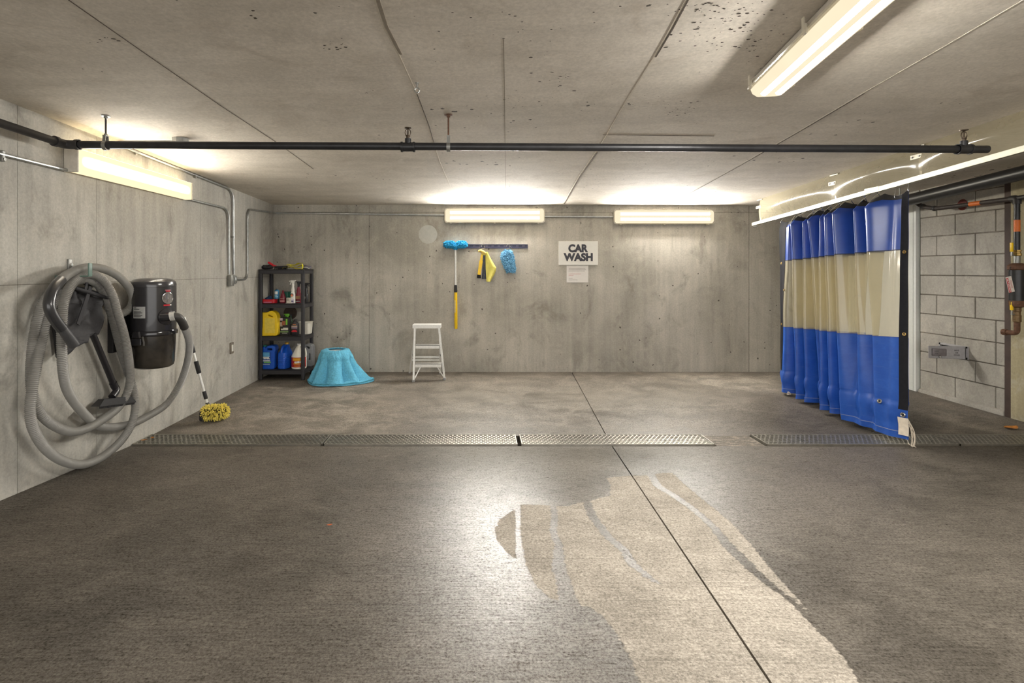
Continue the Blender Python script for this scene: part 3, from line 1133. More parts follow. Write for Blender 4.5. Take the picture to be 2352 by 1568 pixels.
lab = cyl_patch(-111, -77, 0.965, 1.048, 0.1535, 12).build('rating_label', pm('label_silver', S(176, 176, 174), 0.5), vac, label='silver rating label')
ink = pm('ink_dark', S(60, 58, 58), 0.6)
for i, (aa, ab, z) in enumerate(((-109, -101, 1.040), (-109, -92, 1.030), (-109, -88, 1.012), (-109, -84, 1.004), (-109, -90, 0.996), (-109, -84, 0.986), (-109, -88, 0.977))):
    cyl_patch(aa, ab, z - 0.0022, z + 0.0022, 0.1539, 5).build('print_line', ink, lab, smooth=0)
bdg = MB()
ca, zc = -22, 1.105
vs = []
for k in range(32):
    a = 2 * PI * k / 32
    an = math.radians(ca) + 0.042 * math.cos(a) / 0.1535
    vs.append((VX + 0.1535 * math.cos(an), VD + 0.1535 * math.sin(an), zc + 0.042 * math.sin(a)))
bdg.add(vs + [(VX + 0.1535 * math.cos(math.radians(ca)), VD + 0.1535 * math.sin(math.radians(ca)), zc)], [(k, (k + 1) % 32, 32) for k in range(32)])
badge = bdg.build('badge', pm('badge_grey', S(112, 106, 102), 0.35), vac, label='round grey badge with silver emblem')
MB().tube([(VX + 0.155 * math.cos(math.radians(ca) + 0.042 * math.cos(a) / 0.155), VD + 0.155 * math.sin(math.radians(ca) + 0.042 * math.cos(a) / 0.155), zc + 0.042 * math.sin(a)) for a in [2 * PI * k / 32 for k in range(33)]], 0.0018, 6, False).build('badge_ring', M_chrome, badge)
em = MB()
for dx, dz, w, h in ((-0.016, 0.006, 0.011, 0.030), (0.0, 0.010, 0.012, 0.036), (0.016, 0.006, 0.011, 0.030), (0.0, -0.022, 0.006, 0.013), (-0.016, -0.022, 0.005, 0.006), (0.016, -0.020, 0.005, 0.006)):
    an = math.degrees(dx / 0.1545)
    wd = math.degrees(w / 0.1545) / 2
    em.add(*(lambda m: (m.v, m.f))(cyl_patch(ca + an - wd, ca + an + wd, zc + dz - h / 2, zc + dz + h / 2, 0.1545, 4)))
em.build('emblem', M_chrome, badge, smooth=0)
cyl_patch(ca - 12, ca + 6, zc - 0.056, zc - 0.046, 0.1537, 6).build('stripe', M_red, vac, label='red print under the badge')
cyl_patch(ca + 6, ca + 11, zc - 0.055, zc - 0.046, 0.1537, 4).build('stripe', M_white, vac, label='white print under the badge')
cyl_patch(ca - 8, ca + 8, zc + 0.056, zc + 0.061, 0.1537, 5).build('logo_text', pm('logo_pink', S(196, 120, 128), 0.5), vac, label='small pale print above the badge')
cyl_patch(ca - 6, ca + 7, zc + 0.047, zc + 0.054, 0.1537, 5).build('logo_bar', M_red, vac, label='small red print above the badge')
inl, p_b = PW(371, 728, XL + 0.295), PW(391, 727, XL + 0.355)
dirv = (p_b - inl).normalized()
bdir = Vector((math.cos(math.radians(-25)), math.sin(math.radians(-25)), 0))
bpos = Vector((VX, VD, inl.z)) + bdir * 0.140
MB().lathe([(0.062, 0.0), (0.060, 0.012), (0.048, 0.022), (0.034, 0.03)], 28, Matrix.Translation(bpos) @ bdir.to_track_quat('Z', 'Y').to_matrix().to_4x4()).build('inlet_boss', MATS['vac_black'], vac)
MB().cyl(inl, p_b, 0.033, 0.030, n=20).build('inlet_pipe', MATS['vac_black'], vac)
p_c = PW(402, 725, XL + 0.385)
MB().cyl(p_b, p_c, 0.0335, n=20).build('inlet_collar', pm('collar_tape', S(190, 188, 182), 0.4, var=0.2, scale=60), vac)
elb = catmull([p_c - dirv * 0.01, PW(410, 729, XL + 0.40), PW(418, 739, XL + 0.405), PW(424, 752, XL + 0.40)], 0.008)
MB().tube(elb, 0.029, 20).build('inlet_elbow', pm('elbow_black', S(54, 52, 50), 0.5), vac)
# latch
la = math.radians(-98)
lc = Vector((VX + 0.158 * math.cos(la), VD + 0.158 * math.sin(la), 0.84))
nrm = Vector((math.cos(la), math.sin(la), 0))
tan = Vector((-math.sin(la), math.cos(la), 0))
LM = frame(lc, tan, (0, 0, 1))
MB().add([Vector(p) for p in [(-0.034, -0.012, 0), (0.034, -0.012, 0), (0.024, 0.032, 0), (-0.024, 0.032, 0), (-0.030, -0.012, 0.014), (0.030, -0.012, 0.014), (0.02, 0.028, 0.012), (-0.02, 0.028, 0.012)]],
         [(0, 1, 2, 3), (4, 5, 6, 7), (0, 1, 5, 4), (1, 2, 6, 5), (2, 3, 7, 6), (3, 0, 4, 7)], LM).rbox((0, -0.042, 0.002), (0.075, 0.05, 0.016), 0.004, 1, LM).build('latch', MATS['vac_black'], vac)
MB().tube([LM @ Vector(p) for p in ((0.05, -0.006, 0.004), (0.06, -0.022, 0.012), (0.068, -0.045, 0.014), (0.064, -0.066, 0.01))], 0.006, 8).build('latch_lever', pm('lever_grey', S(84, 82, 78), 0.4), vac)
MB().rbox((XL + 0.02, VD - 0.19, 0.86), (0.04, 0.09, 0.26), 0.006, 1).box((XL + 0.012, VD, 0.86), (0.024, 0.30, 0.24)).build('wall_bracket', M_blackm, vac)

# ------------------------------------------------------------------ vacuum hose, coiled over the hook
Z1 = lambda u, v: (40 + u / 3.016, 580 + v / 3.016)
hp = [elb[-1], ]
raw = [(1185, 590, .385), (1192, 660, .355), (1172, 780, .28), (1120, 920, .18), (1030, 1050, .105), (900, 1135, .065), (780, 1188, .055), (640, 1208, .055), (540, 1185, .06), (430, 1080, .09),
       (350, 960, .12), (318, 830, .15), (308, 650, .17), (310, 450, .17), (332, 310, .16), (395, 200, .14), (500, 148, .13), (590, 185, .14), (655, 290, .16), (695, 420, .17),
       (738, 560, .17), (765, 690, .16), (780, 830, .13), (768, 950, .11), (705, 1065, .10), (600, 1150, .10), (480, 1218, .10), (370, 1238, .10), (250, 1195, .10), (155, 1105, .09),
       (108, 990, .07), (92, 850, .05), (105, 650, .045), (135, 480, .05), (190, 330, .06), (290, 215, .075), (400, 170, .085), (500, 165, .09), (570, 235, .09), (620, 340, .085),
       (655, 440, .085), (690, 570, .085), (730, 720, .08), (775, 850, .08), (808, 980, .10), (815, 1080, .12), (790, 1190, .13), (720, 1300, .12), (610, 1400, .11), (500, 1455, .10),
       (400, 1465, .10), (290, 1430, .10), (190, 1350, .10), (115, 1230, .10), (88, 1100, .10), (105, 930, .10), (140, 740, .09), (175, 580, .07), (215, 420, .07), (300, 270, .075),
       (400, 200, .08), (500, 190, .085), (590, 250, .06), (650, 360, .055), (700, 418, .06), (745, 412, .07), (785, 370, .085), (798, 310, .095), (775, 245, .10), (700, 165, .10),
       (600, 115, .10), (500, 103, .10), (420, 118, .11), (345, 155, .13), (300, 190, .16)]
hp += [PW(*Z1(u, v), XL + o) for u, v, o in raw]
hose_path = resample(catmull(hp, 0.01), 0.0035)
rad = [0.0245 + (0.0028 if (i % 3) == 0 else (-0.0002 if i % 3 == 1 else -0.0012)) for i in range(len(hose_path))]
hose = thing('vacuum_hose', 'long grey corrugated vacuum hose coiled over the green wall hook', 'hose', (XL, 3.1, 0.3))
M_hose = pm('hose_grey', S(140, 138, 133), 0.42, var=0.05, scale=20)
MB().tube(hose_path, rad, 14).build('hose', M_hose, hose, smooth=60)
wand = [PW(*Z1(u, v), XL + o) for u, v, o in [(300, 190, .16), (262, 232, .19), (232, 290, .21), (220, 360, .22), (235, 420, .225), (268, 475, .23), (310, 530, .235)]]
MB().tube(catmull(wand, 0.01), 0.0285, 16).build('wand_grip', pm('wand_black', S(50, 50, 52), 0.28, var=0.06, coat=0.3), hose)
tip = [PW(*Z1(u, v), XL + o) for u, v, o in [(300, 515, .235), (350, 580, .235), (392, 640, .235)]]
MB().tube([tip[0], tip[1], tip[2]], [0.024, 0.027, 0.029], 16).build('wand_tip', pm('wand_tip_grey', S(70, 70, 72), 0.4), hose)

# hook
hk = PW(207, 622, XL + 0.10)
t = thing('hose_hook', 'green metal hook holding the hose coil on the left wall', 'hook', (XL, hk.y, hk.z))
up_ = PW(207, 607, XL + 0.205)
MB().rbox((XL + 0.205, up_.y, up_.z - 0.032), (0.008, 0.032, 0.082), 0.004, 2).build('front_tab', pm('hook_green', S(98, 124, 114), 0.45), t)
MB().rbox((XL + 0.10, up_.y, up_.z - 0.072), (0.21, 0.03, 0.008), 0.002, 1).build('arm', pm('hook_green', S(98, 124, 114), 0.45), t)
MB().rbox((XL + 0.004, up_.y, up_.z - 0.10), (0.008, 0.034, 0.06), 0.002, 1).build('wall_plate', pm('hook_green', S(98, 124, 114), 0.45), t)
q = PW(160, 608, XL + 0.005)
t = thing('wall_bracket', 'small grey metal bracket with bolt above the hose coil', 'bracket', q)
MB().rbox((XL + 0.006, q.y, q.z), (0.012, 0.032, 0.075), 0.005, 2).build('plate', M_galv_d, t)
MB().lathe([(0.010, 0.0), (0.010, 0.010)], 6, Matrix.Translation((XL + 0.012, q.y, q.z)) @ Matrix.Rotation(PI / 2, 4, 'Y')).build('bolt', M_chrome, t)

# tool bag
Z4 = lambda u, v: (60 + u / 5.807, 590 + v / 5.807)
bag_px = [(650, 410), (720, 440), (800, 450), (880, 470), (1000, 510), (1092, 545), (1050, 610), (1010, 660), (1005, 800), (980, 900), (950, 1000), (840, 1030), (810, 1105),
          (760, 1105), (660, 1170), (550, 1270), (530, 1100), (505, 900), (508, 640), (600, 610), (640, 560), (636, 470)]
bp = [PW(*Z4(u, v), XL + 0.085) for u, v in bag_px]
loop = [(p.y, p.z) for p in bp]
bag = thing('tool_bag', 'black fabric tool bag hanging behind the hose coil', 'bag', (XL, bp[0].y, bp[15].z))
me = plate([loop], 0.012, 0.022, 3)
bm = bmesh.new()
bm.from_mesh(me)
bmesh.ops.triangulate(bm, faces=bm.faces)
for _ in range(3):
    es = [e for e in bm.edges if e.calc_length() > 0.05]
    if es:
        bmesh.ops.subdivide_edges(bm, edges=es, cuts=1)
        bmesh.ops.triangulate(bm, faces=bm.faces)
for v in bm.verts:
    if v.co.z > 0:
        n1 = noise.noise(Vector((v.co.x * 14, v.co.y * 9, 3)))
        n2 = abs(noise.noise(Vector((v.co.x * 9 + 4, v.co.y * 16, 8))))
        v.co.z += 0.03 * n1 + 0.03 * n2
bm.to_mesh(me)
bm.free()
MX = Matrix(((0, 0, 1, XL + 0.05), (1, 0, 0, 0), (0, 1, 0, 0), (0, 0, 0, 1)))
M_bag = pm('bag_fabric', S(48, 47, 49), 0.75, var=0.15, scale=60, bump=0.2)
MB().mesh(me, MX).build('body', M_bag, bag, smooth=50)
sA, sB = PW(*Z4(860, 400), XL + 0.11), PW(*Z4(690, 900), XL + 0.12)
MB().bar(sA, sB, 0.028, 0.006, up=(1, 0, 0)).build('strap', pm('strap_black', S(44, 43, 46), 0.8), bag, smooth=0)
sA, sB = PW(*Z4(830, 260), XL + 0.09), PW(*Z4(790, 440), XL + 0.11)
MB().bar(sA, sB, 0.02, 0.005, up=(1, 0, 0)).build('hanging_loop', pm('strap_black', S(58, 57, 60), 0.6), bag, smooth=0)
rA, rB = PW(*Z4(650, 415), XL + 0.115), PW(*Z4(1090, 545), XL + 0.115)
MB().cyl(rA, rB, 0.011, n=10).build('top_rod', pm('strap_black', S(58, 57, 60), 0.6), bag)
g0 = PW(*Z4(860, 300), XL + 0.05)
MB().add([PW(*Z4(u, v), XL + o) for o in (0.03, 0.055) for u, v in ((720, 330), (800, 262), (900, 268), (1010, 320), (1040, 385), (940, 390), (800, 395))],
         [tuple(range(7)), tuple(range(13, 6, -1))] + [(k, (k + 1) % 7, 7 + (k + 1) % 7, 7 + k) for k in range(7)]).build('top_flap', M_bag, bag, smooth=0)

# floor nozzle on its tube
t = thing('floor_nozzle', 'black vacuum floor nozzle on a straight tube below the bag', 'vacuum nozzle', PW(262, 918, XL))
n0, n1 = PW(*Z1(520, 560), XL + 0.07), PW(*Z1(672, 925), XL + 0.075)
MB().tube([n0, n1], 0.0195, 14).build('tube', M_black, t)
n2 = PW(*Z1(690, 960), XL + 0.085)
n3 = PW(*Z1(655, 1000), XL + 0.09)
MB().tube(catmull([n1, n1.lerp(n2, 0.8), n3], 0.01), [0.023] * len(catmull([n1, n1.lerp(n2, 0.8), n3], 0.01)), 14).cyl(n1 + (n0 - n1).normalized() * 0.03, n1, 0.024, n=14).build('swivel', M_black, t)
ba, bb = PW(*Z1(540, 1045), XL + 0.10), PW(*Z1(800, 1015), XL + 0.10)
mid_ = (ba + bb) / 2
dv = (bb - ba).normalized()
up2 = Vector((0, 0, 1)) - dv * dv.z
up2.normalize()
NM = frame(mid_, dv, up2)
Ln = (bb - ba).length
MB().add([NM @ Vector(p) for p in [(-Ln / 2, -0.02, -0.03), (Ln / 2, -0.02, -0.03), (Ln / 2, -0.02, 0.03), (-Ln / 2, -0.02, 0.03), (-Ln / 2 + 0.05, 0.024, -0.02), (Ln / 2 - 0.05, 0.024, -0.02), (Ln / 2 - 0.05, 0.024, 0.02), (-Ln / 2 + 0.05, 0.024, 0.02)]],
         [(0, 1, 2, 3), (7, 6, 5, 4), (0, 4, 5, 1), (1, 5, 6, 2), (2, 6, 7, 3), (3, 7, 4, 0)]).build('head', M_black, t, smooth=0)
b = MB()
for k in range(40):
    x = -Ln / 2 + 0.01 + (Ln - 0.02) * k / 39
    b.box(NM @ Vector((x, -0.026, 0.024)), (0.004, 0.004, 0.016))
b.build('bristles', M_blackm, t, smooth=0, kind='stuff')

# ------------------------------------------------------------------ fibres helper
def fibres(name, base, parent, mat, length, r, count, seed, droop=0.4):
    """short yarn loops growing from a mesh surface (positions taken from face centres)"""
    rnd = random.Random(seed)
    me = base.data
    tris = []
    me.calc_loop_triangles()
    for t_ in me.loop_triangles:
        a, b_, c = (me.vertices[i].co for i in t_.vertices)
        tris.append((a, b_, c, t_.area))
    wts = [t_[3] for t_ in tris]
    b = MB()
    for t_ in rnd.choices(tris, wts, k=count):
        u, v = rnd.random(), rnd.random()
        if u + v > 1:
            u, v = 1 - u, 1 - v
        p = t_[0] + (t_[1] - t_[0]) * u + (t_[2] - t_[0]) * v
        n = (t_[1] - t_[0]).cross(t_[2] - t_[0]).normalized()
        q = n + Vector((rnd.uniform(-.6, .6), rnd.uniform(-.6, .6), rnd.uniform(-.6, .6) - droop))
        q.normalize()
        L = length * rnd.uniform(0.6, 1.15)
        b.tube([p - n * 0.002, p + q * L * 0.55, p + q * L + Vector((0, 0, -droop * L * 0.3))], [r, r * 1.05, r * 0.55], 4, True)
    return b.build(name, mat, parent, smooth=60, world=False, kind='stuff')


# ------------------------------------------------------------------ long brush leaning on the left wall
foot = PF(478, 962)
top = PW(423, 728, XL + 0.022)
br_t = thing('wash_brush', 'telescopic wash brush with yellow bristle head leaning on the left wall', 'brush', (foot.x, foot.y, 0))
base = P(479, 937, foot.y)
ax = (top - base).normalized()
L = (top - base).length
for a_, b_, r, mt, nm in ((0.0, 1.0, 0.0105, M_alu, 'pole'),):
    MB().cyl(base, top, r, n=14).build(nm, mt, br_t)
for a_, b_, r in ((0.30, 0.37, 0.016), (0.45, 0.58, 0.0185), (0.625, 0.73, 0.0175)):
    pa, pb = base + ax * L * (1 - b_ + 0.0), base + ax * L * (1 - a_)
for y0, y1, r in ((783, 810, 0.017), (829, 857, 0.019), (898, 916, 0.016)):
    ta = (937 - y0) / (937 - 728)
    tb = (937 - y1) / (937 - 728)
    MB().tube([base + ax * L * tb, base + ax * L * (tb + 0.008), base + ax * L * (ta - 0.008), base + ax * L * ta], [r * 0.85, r, r, r * 0.85], 14).build('grip', M_blackm, br_t)
MB().tube([base + ax * 0.05, base, base - ax * 0.03], [0.015, 0.018, 0.022], 14).build('socket', M_black, br_t)
hd = Vector((0.93, 0.36, 0)).normalized()
ctr = PF(494, 966) + Vector((0, 0, 0.075))
side = Vector((-hd.y, hd.x, 0))
BM_ = Matrix(((hd.x, side.x, 0, ctr.x), (hd.y, side.y, 0, ctr.y), (0, 0, 1, ctr.z), (0, 0, 0, 1)))
MB().rbox((-0.012, 0, 0.012), (0.20, 0.055, 0.035), 0.01, 2, BM_).rbox((-0.105, 0, -0.02), (0.03, 0.075, 0.08), 0.012, 2, BM_).build('head_block', M_blackm, br_t)
bs = MB().super([(0.03, 0.02, -0.045), (0.09, 0.04, -0.04), (0.098, 0.05, -0.01), (0.095, 0.05, 0.03), (0.08, 0.035, 0.045), (0.02, 0.02, 0.048)], 28, 3.0, BM_).build('bristle_core', pm('bristle_dark', S(86, 78, 34), 0.9), br_t)
fibres('bristles', bs, br_t, pm('bristle_yellow', S(232, 214, 104), 0.85, var=0.3, scale=40), 0.026, 0.0042, 700, 3, 0.2)

# ------------------------------------------------------------------ shelf unit in the corner
SX0, SX1, SD0, SD1 = -2.567, -2.028, 6.13, 6.49
shelf = thing('shelf_unit', 'black plastic four-tier shelf unit in the back left corner', 'shelf', ((SX0 + SX1) / 2, (SD0 + SD1) / 2, 0.015))
M_shelf = pm('shelf_black', S(46, 45, 49), 0.5, var=0.12, scale=50)
SZ = [0.135, 0.532, 0.916, 1.318]
for z in SZ:
    b = MB()
    b.rbox(((SX0 + SX1) / 2, (SD0 + SD1) / 2, z - 0.006), (SX1 - SX0, SD1 - SD0, 0.012), 0.004, 1)
    b.rbox(((SX0 + SX1) / 2, SD0 + 0.006, z - 0.026), (SX1 - SX0 - 0.02, 0.012, 0.052), 0.003, 1)
    b.rbox(((SX0 + SX1) / 2, SD1 - 0.006, z - 0.026), (SX1 - SX0 - 0.02, 0.012, 0.052), 0.003, 1)
    for x in (SX0 + 0.006, SX1 - 0.006):
        b.rbox((x, (SD0 + SD1) / 2, z - 0.026), (0.012, SD1 - SD0 - 0.02, 0.052), 0.003, 1)
    b.build('shelf_board', M_shelf, shelf)
for x in (SX0 + 0.021, SX1 - 0.021):
    for d in (SD0 + 0.02, SD1 - 0.02):
        b = MB()
        for z0, z1 in ((0.06, SZ[0] - 0.05), (SZ[0], SZ[1] - 0.05), (SZ[1], SZ[2] - 0.05), (SZ[2], SZ[3] - 0.05)):
            b.super([(0.020, 0.019, z0), (0.020, 0.019, z1)], 20, 6.0, Matrix.Translation((x, d, 0)))
            if z0 > 0.07:
                b.super([(0.022, 0.022, z0 - 0.055), (0.022, 0.022, z0 + 0.002)], 20, 6.0, Matrix.Translation((x, d, 0)))
        b.build('post', M_shelf, shelf)
        MB().super([(0.018, 0.016, 0.017), (0.021, 0.019, 0.03), (0.018, 0.016, 0.062)], 20, 5.0, Matrix.Translation((x, d, 0))).build('foot', M_shelf, shelf)


def sx(px, d):
    return (px - CX) / F * d


RX = Matrix.Rotation(PI / 2, 4, 'X')


def jug(name, label, cat, px0, px1, d, z, h, outline, holes, depth, mat, rz=0.0, cap=None, capmat=None, fit=True):
    """outline in unit square (0..1 of width, 0..1 of height), optional handle holes; returns (thing, width)"""
    w = (px1 - px0) / F * d
    xc = (sx(px0, d) + sx(px1, d)) / 2
    t_ = thing(name, label, cat, (xc, d, z), rz)
    ol = round_poly([((u - 0.5) * w, v * h) for u, v in outline], 0.02, 5)
    hs = []
    for hh in holes:
        pp_ = [((u - 0.5) * w, v * h) for u, v in hh]
        cx0, cy0 = sum(p[0] for p in pp_) / len(pp_), sum(p[1] for p in pp_) / len(pp_)
        pp_ = [(p[0] + math.copysign(0.006, p[0] - cx0), p[1] + math.copysign(0.006, p[1] - cy0)) for p in pp_]
        hs.append(round_poly(pp_, 0.014, 4))
    me_ = plate([ol] + hs, depth / 2 - 0.009, 0.008, 3)
    xs = [v.co.x for v in me_.vertices]
    ys = [v.co.y for v in me_.vertices]
    k = w / (max(xs) - min(xs))
    kz = h / (max(ys) - min(ys))
    for v in me_.vertices:
        v.co.x *= k
        v.co.y = (v.co.y - min(ys)) * kz
    MB().mesh(me_, RX).build('body', mat, t_, smooth=40, world=False)
    if cap:
        u, v, r, hh = cap
        MB().lathe([(r * 0.8, v * h - 0.012), (r, v * h - 0.006), (r, v * h + hh - 0.003), (r * 0.9, v * h + hh)], 20, Matrix.Translation(((u - 0.5) * w, 0, 0))).build('cap', capmat, t_, world=False)
    return t_, w


def front_label(t_, x0, x1, z0, z1, yf, mat, name='label', desc=None):
    return MB().box(((x0 + x1) / 2, yf, (z0 + z1) / 2), (x1 - x0, 0.0016, z1 - z0)).build(name, mat, t_, smooth=0, world=False, label=desc)


def front_text(t_, body, h, w, x, z, yf, mat, bold=0.0, rot=0.0):
    M_ = Matrix.Translation((x, yf, z)) @ RX @ Matrix.Rotation(rot, 4, 'Z')
    return MB().mesh(text_mesh(body, h, w, bold, 0.0005), M_).build('lettering', mat, t_, smooth=0, world=False)


M_ink = pm('sign_ink', S(46, 46, 54), 0.5, var=0.03)
M_wink = pm('white_ink', S(232, 232, 228), 0.5, var=0.03)
# --- bottom shelf
t, w = jug('blue_jug', 'blue jug with white PEAK lettering on the bottom shelf', 'jug', 603, 637, 6.235, SZ[0], 0.282, [(0, 0), (0.92, 0), (0.94, .74), (1.0, .80), (.96, .96), (.80, 1.0), (.45, .98), (.32, .86), (.28, .86), (.27, .93), (.06, .93), (.05, .86), (0, .78)],
           [[(.38, .80), (.78, .80), (.80, .89), (.42, .91)]], 0.115, M_blue, 0.0, (.165, .925, 0.022, 0.018), pm('cap_green', S(36, 120, 100), 0.4))
yf = -0.0585
front_label(t, -0.086, 0.03, 0.05, 0.205, yf, pm('peak_label', S(24, 66, 140), 0.4), desc='dark blue printed label')
front_label(t, -0.07, 0.02, 0.15, 0.20, yf - 0.0012, pm('peak_sky', S(96, 168, 214), 0.4), 'label_picture')
front_text(t, 'PEAK', 0.026, 0.098, -0.022, 0.137, yf - 0.0014, M_wink, 0.004)
front_label(t, -0.072, 0.025, 0.094, 0.110, yf - 0.0012, pm('label_navy', S(190, 196, 204), 0.4), 'label_band')
front_label(t, -0.05, 0.034, 0.076, 0.090, yf - 0.0012, pm('label_green', S(120, 190, 96), 0.4), 'label_band')
front_label(t, -0.08, 0.022, 0.056, 0.064, yf - 0.0012, pm('label_navy', S(190, 196, 204), 0.4), 'label_band')

t = thing('blue_jug', 'plain blue jug turned sideways between the PEAK jug and white jug', 'jug', (sx(655, 6.25), 6.25, SZ[0]), math.radians(80))
MB().super([(0.085, 0.048, 0.004), (0.094, 0.054, 0.012), (0.095, 0.055, 0.17), (0.09, 0.052, 0.195), (0.06, 0.036, 0.225, 0.015), (0.03, 0.026, 0.262, 0.035), (0.022, 0.022, 0.282, 0.04)], 36, 4.5).build('body', M_blue, t, world=False)
MB().tube(catmull([(0.02, 0, 0.268), (-0.03, 0, 0.272), (-0.066, 0, 0.25), (-0.082, 0, 0.205), (-0.078, 0, 0.18)], 0.01), 0.0145, 12).build('handle', M_blue, t, world=False)
MB().lathe([(0.02, 0.278), (0.023, 0.282), (0.023, 0.302), (0.02, 0.305)], 18, Matrix.Translation((0.04, 0, 0))).build('cap', pm('cap_yellow', S(214, 170, 60), 0.45), t, world=False)
MB().box((0.02, 0.0555, 0.1), (0.09, 0.0016, 0.14)).build('label', pm('label_side', S(70, 74, 96), 0.4), t, smooth=0, world=False)
for k in range(6):
    MB().super([(0.0955, 0.0555, 0.03 + k * 0.022), (0.097, 0.057, 0.034 + k * 0.022), (0.0955, 0.0555, 0.038 + k * 0.022)], 36, 4.5).build('rib', M_blue, t, world=False)

t = thing('white_jug', 'white round jug with red and yellow label on the bottom shelf', 'jug', (sx(687, 6.24), 6.24, SZ[0]))
M_wjug = pm('white_jug', S(232, 228, 214), 0.35, var=0.04)
MB().lathe([(0.07, 0.0), (0.084, 0.006), (0.087, 0.02), (0.087, 0.145), (0.08, 0.165), (0.05, 0.225), (0.026, 0.265), (0.02, 0.275), (0.02, 0.285)], 40, Matrix.Identity(4)).build('body', M_wjug, t, world=False)
MB().lathe([(0.021, 0.278), (0.023, 0.282), (0.023, 0.298), (0.02, 0.30)], 20).build('cap', M_white, t, world=False)
MB().tube(catmull([(0.022, -0.01, 0.262), (0.055, -0.012, 0.256), (0.078, -0.012, 0.22), (0.088, -0.012, 0.165), (0.083, -0.01, 0.14)], 0.01), 0.011, 12).build('handle', M_wjug, t, world=False)
r = 0.0876
arcp = lambda a0, a1, z0, z1, rr: MB().grid(lambda u, v: (rr * math.cos(math.radians(a0 + (a1 - a0) * u)), rr * math.sin(math.radians(a0 + (a1 - a0) * u)), z0 + (z1 - z0) * v), 14, 2)
lb = arcp(-160, -10, 0.026, 0.142, r).build('label', pm('label_red', S(168, 36, 30), 0.4), t, world=False, label='red printed label')


def arc_text(t_, body, h, w, ac, zc, rr, mat, bold=0.0, slope=0.0, nm='lettering'):
    me_ = text_mesh(body, h, w, bold, 0.0004)
    vs_ = []
    for v in me_.vertices:
        a = math.radians(ac) + v.co.x / rr
        vs_.append(((rr + v.co.z) * math.cos(a), (rr + v.co.z) * math.sin(a), zc + v.co.y + slope * v.co.x))
    return MB().add(vs_, [tuple(p.vertices) for p in me_.polygons]).build(nm, mat, t_, smooth=0, world=False)


arcp(-125, -55, 0.104, 0.134, r + 0.0008).build('label_banner', pm('label_gold', S(222, 160, 36), 0.4), t, world=False)
arc_text(t, 'GLOSS-O', 0.018, 0.085, -82, 0.088, r + 0.0016, M_wink, 0.003, 0.12)
arcp(-118, -50, 0.062, 0.072, r + 0.0008).build('label_band', pm('label_gold', S(222, 160, 36), 0.4), t, world=False)
arcp(-112, -62, 0.040, 0.046, r + 0.0008).build('label_band', pm('label_gold', S(222, 160, 36), 0.4), t, world=False)

t, w = jug('grey_jug', 'grey jug with two grip holes at the right end of the bottom shelf', 'jug', 698, 721, 6.40, SZ[0], 0.275, [(0, 0), (.96, 0), (1, .12), (1, .86), (.88, .96), (.45, 1.0), (.2, .96), (.1, .82), (0, .72)],
           [[(.28, .87), (.40, .94), (.72, .86), (.70, .80), (.55, .79)], [(.62, .28), (.80, .28), (.80, .58), (.66, .60)]], 0.10, pm('jug_grey', S(140, 142, 146), 0.35, 0.2), 0.0)
MB().lathe([(0.02, 0.26), (0.022, 0.262), (0.022, 0.285), (0.019, 0.288)], 18, Matrix.Translation((-0.045, 0, -0.05))).build('cap', M_black, t, world=False)
front_label(t, -0.055, 0.0, 0.045, 0.07, -0.0515, pm('grey_emboss', S(134, 134, 134), 0.4))

# --- third shelf
t, w = jug('yellow_jug', 'big yellow jug with slanted grip hole on the middle shelf', 'jug', 601, 641, 6.20, SZ[1], 0.296, [(.0, 0), (.96, 0.01), (1.0, .10), (1.0, .72), (.93, .90), (.74, 1.0), (.55, .995), (.42, .94), (.33, .93), (.06, .93), (0, .84)],
           [[(.44, .845), (.54, .885), (.78, .81), (.76, .76), (.66, .76), (.48, .81)]], 0.11, pm('jug_yellow', S(236, 200, 30), 0.36, var=0.05))
front_label(t, -0.045, 0.075, 0.035, 0.21, -0.0552, pm('label_pale_yellow', S(228, 202, 80), 0.45), desc='pale yellow blank label')
MB().tube([(-0.068, -0.056, 0.275), (-0.068, -0.057, 0.20), (-0.072, -0.057, 0.10), (-0.085, -0.057, 0.03), (-0.096, -0.056, 0.03)], 0.0018, 6).build('cord', M_blackm, t, world=False)

t = thing('cleaner_carton', 'dark printed carton with green and white graphics on the middle shelf', 'carton', (sx(654.5, 6.27), 6.27, SZ[1]))
MB().rbox((0, 0, 0.105), (0.115, 0.08, 0.21), 0.004, 1).build('box', pm('carton_black', S(38, 36, 36), 0.5), t, world=False)
prnt = [(-0.03, 0.19, 0.035, 0.03, (196, 180, 196)), (0.035, 0.16, 0.02, 0.07, (126, 190, 60)), (0.0, 0.145, 0.04, 0.05, (150, 88, 62)), (-0.03, 0.13, 0.03, 0.05, (176, 160, 150)), (0.01, 0.075, 0.085, 0.028, (222, 220, 210)),
        (-0.03, 0.085, 0.05, 0.012, (34, 36, 34)), (-0.03, 0.062, 0.055, 0.012, (34, 36, 34)), (0.0, 0.042, 0.11, 0.014, (128, 160, 96)), (0.012, 0.024, 0.06, 0.006, (200, 204, 190))]
for i, (x, z, w_, h_, c) in enumerate(prnt):
    front_label(t, x - w_ / 2, x + w_ / 2, z - h_ / 2, z + h_ / 2, -0.0408 - 0.0006 * (i % 3), pm('carton_ink_%d_%d_%d' % c, S(*c), 0.5), 'print')
t = thing('spray_bottle', 'green trigger spray bottle behind the printed carton', 'spray bottle', (sx(660, 6.35), 6.35, SZ[1]))
M_green = pm('bottle_green', S(120, 196, 62), 0.35)
MB().super([(0.03, 0.024, 0.002), (0.033, 0.027, 0.01), (0.033, 0.027, 0.16), (0.014, 0.014, 0.20), (0.013, 0.013, 0.215)], 28, 3.0).build('body', M_green, t, world=False)
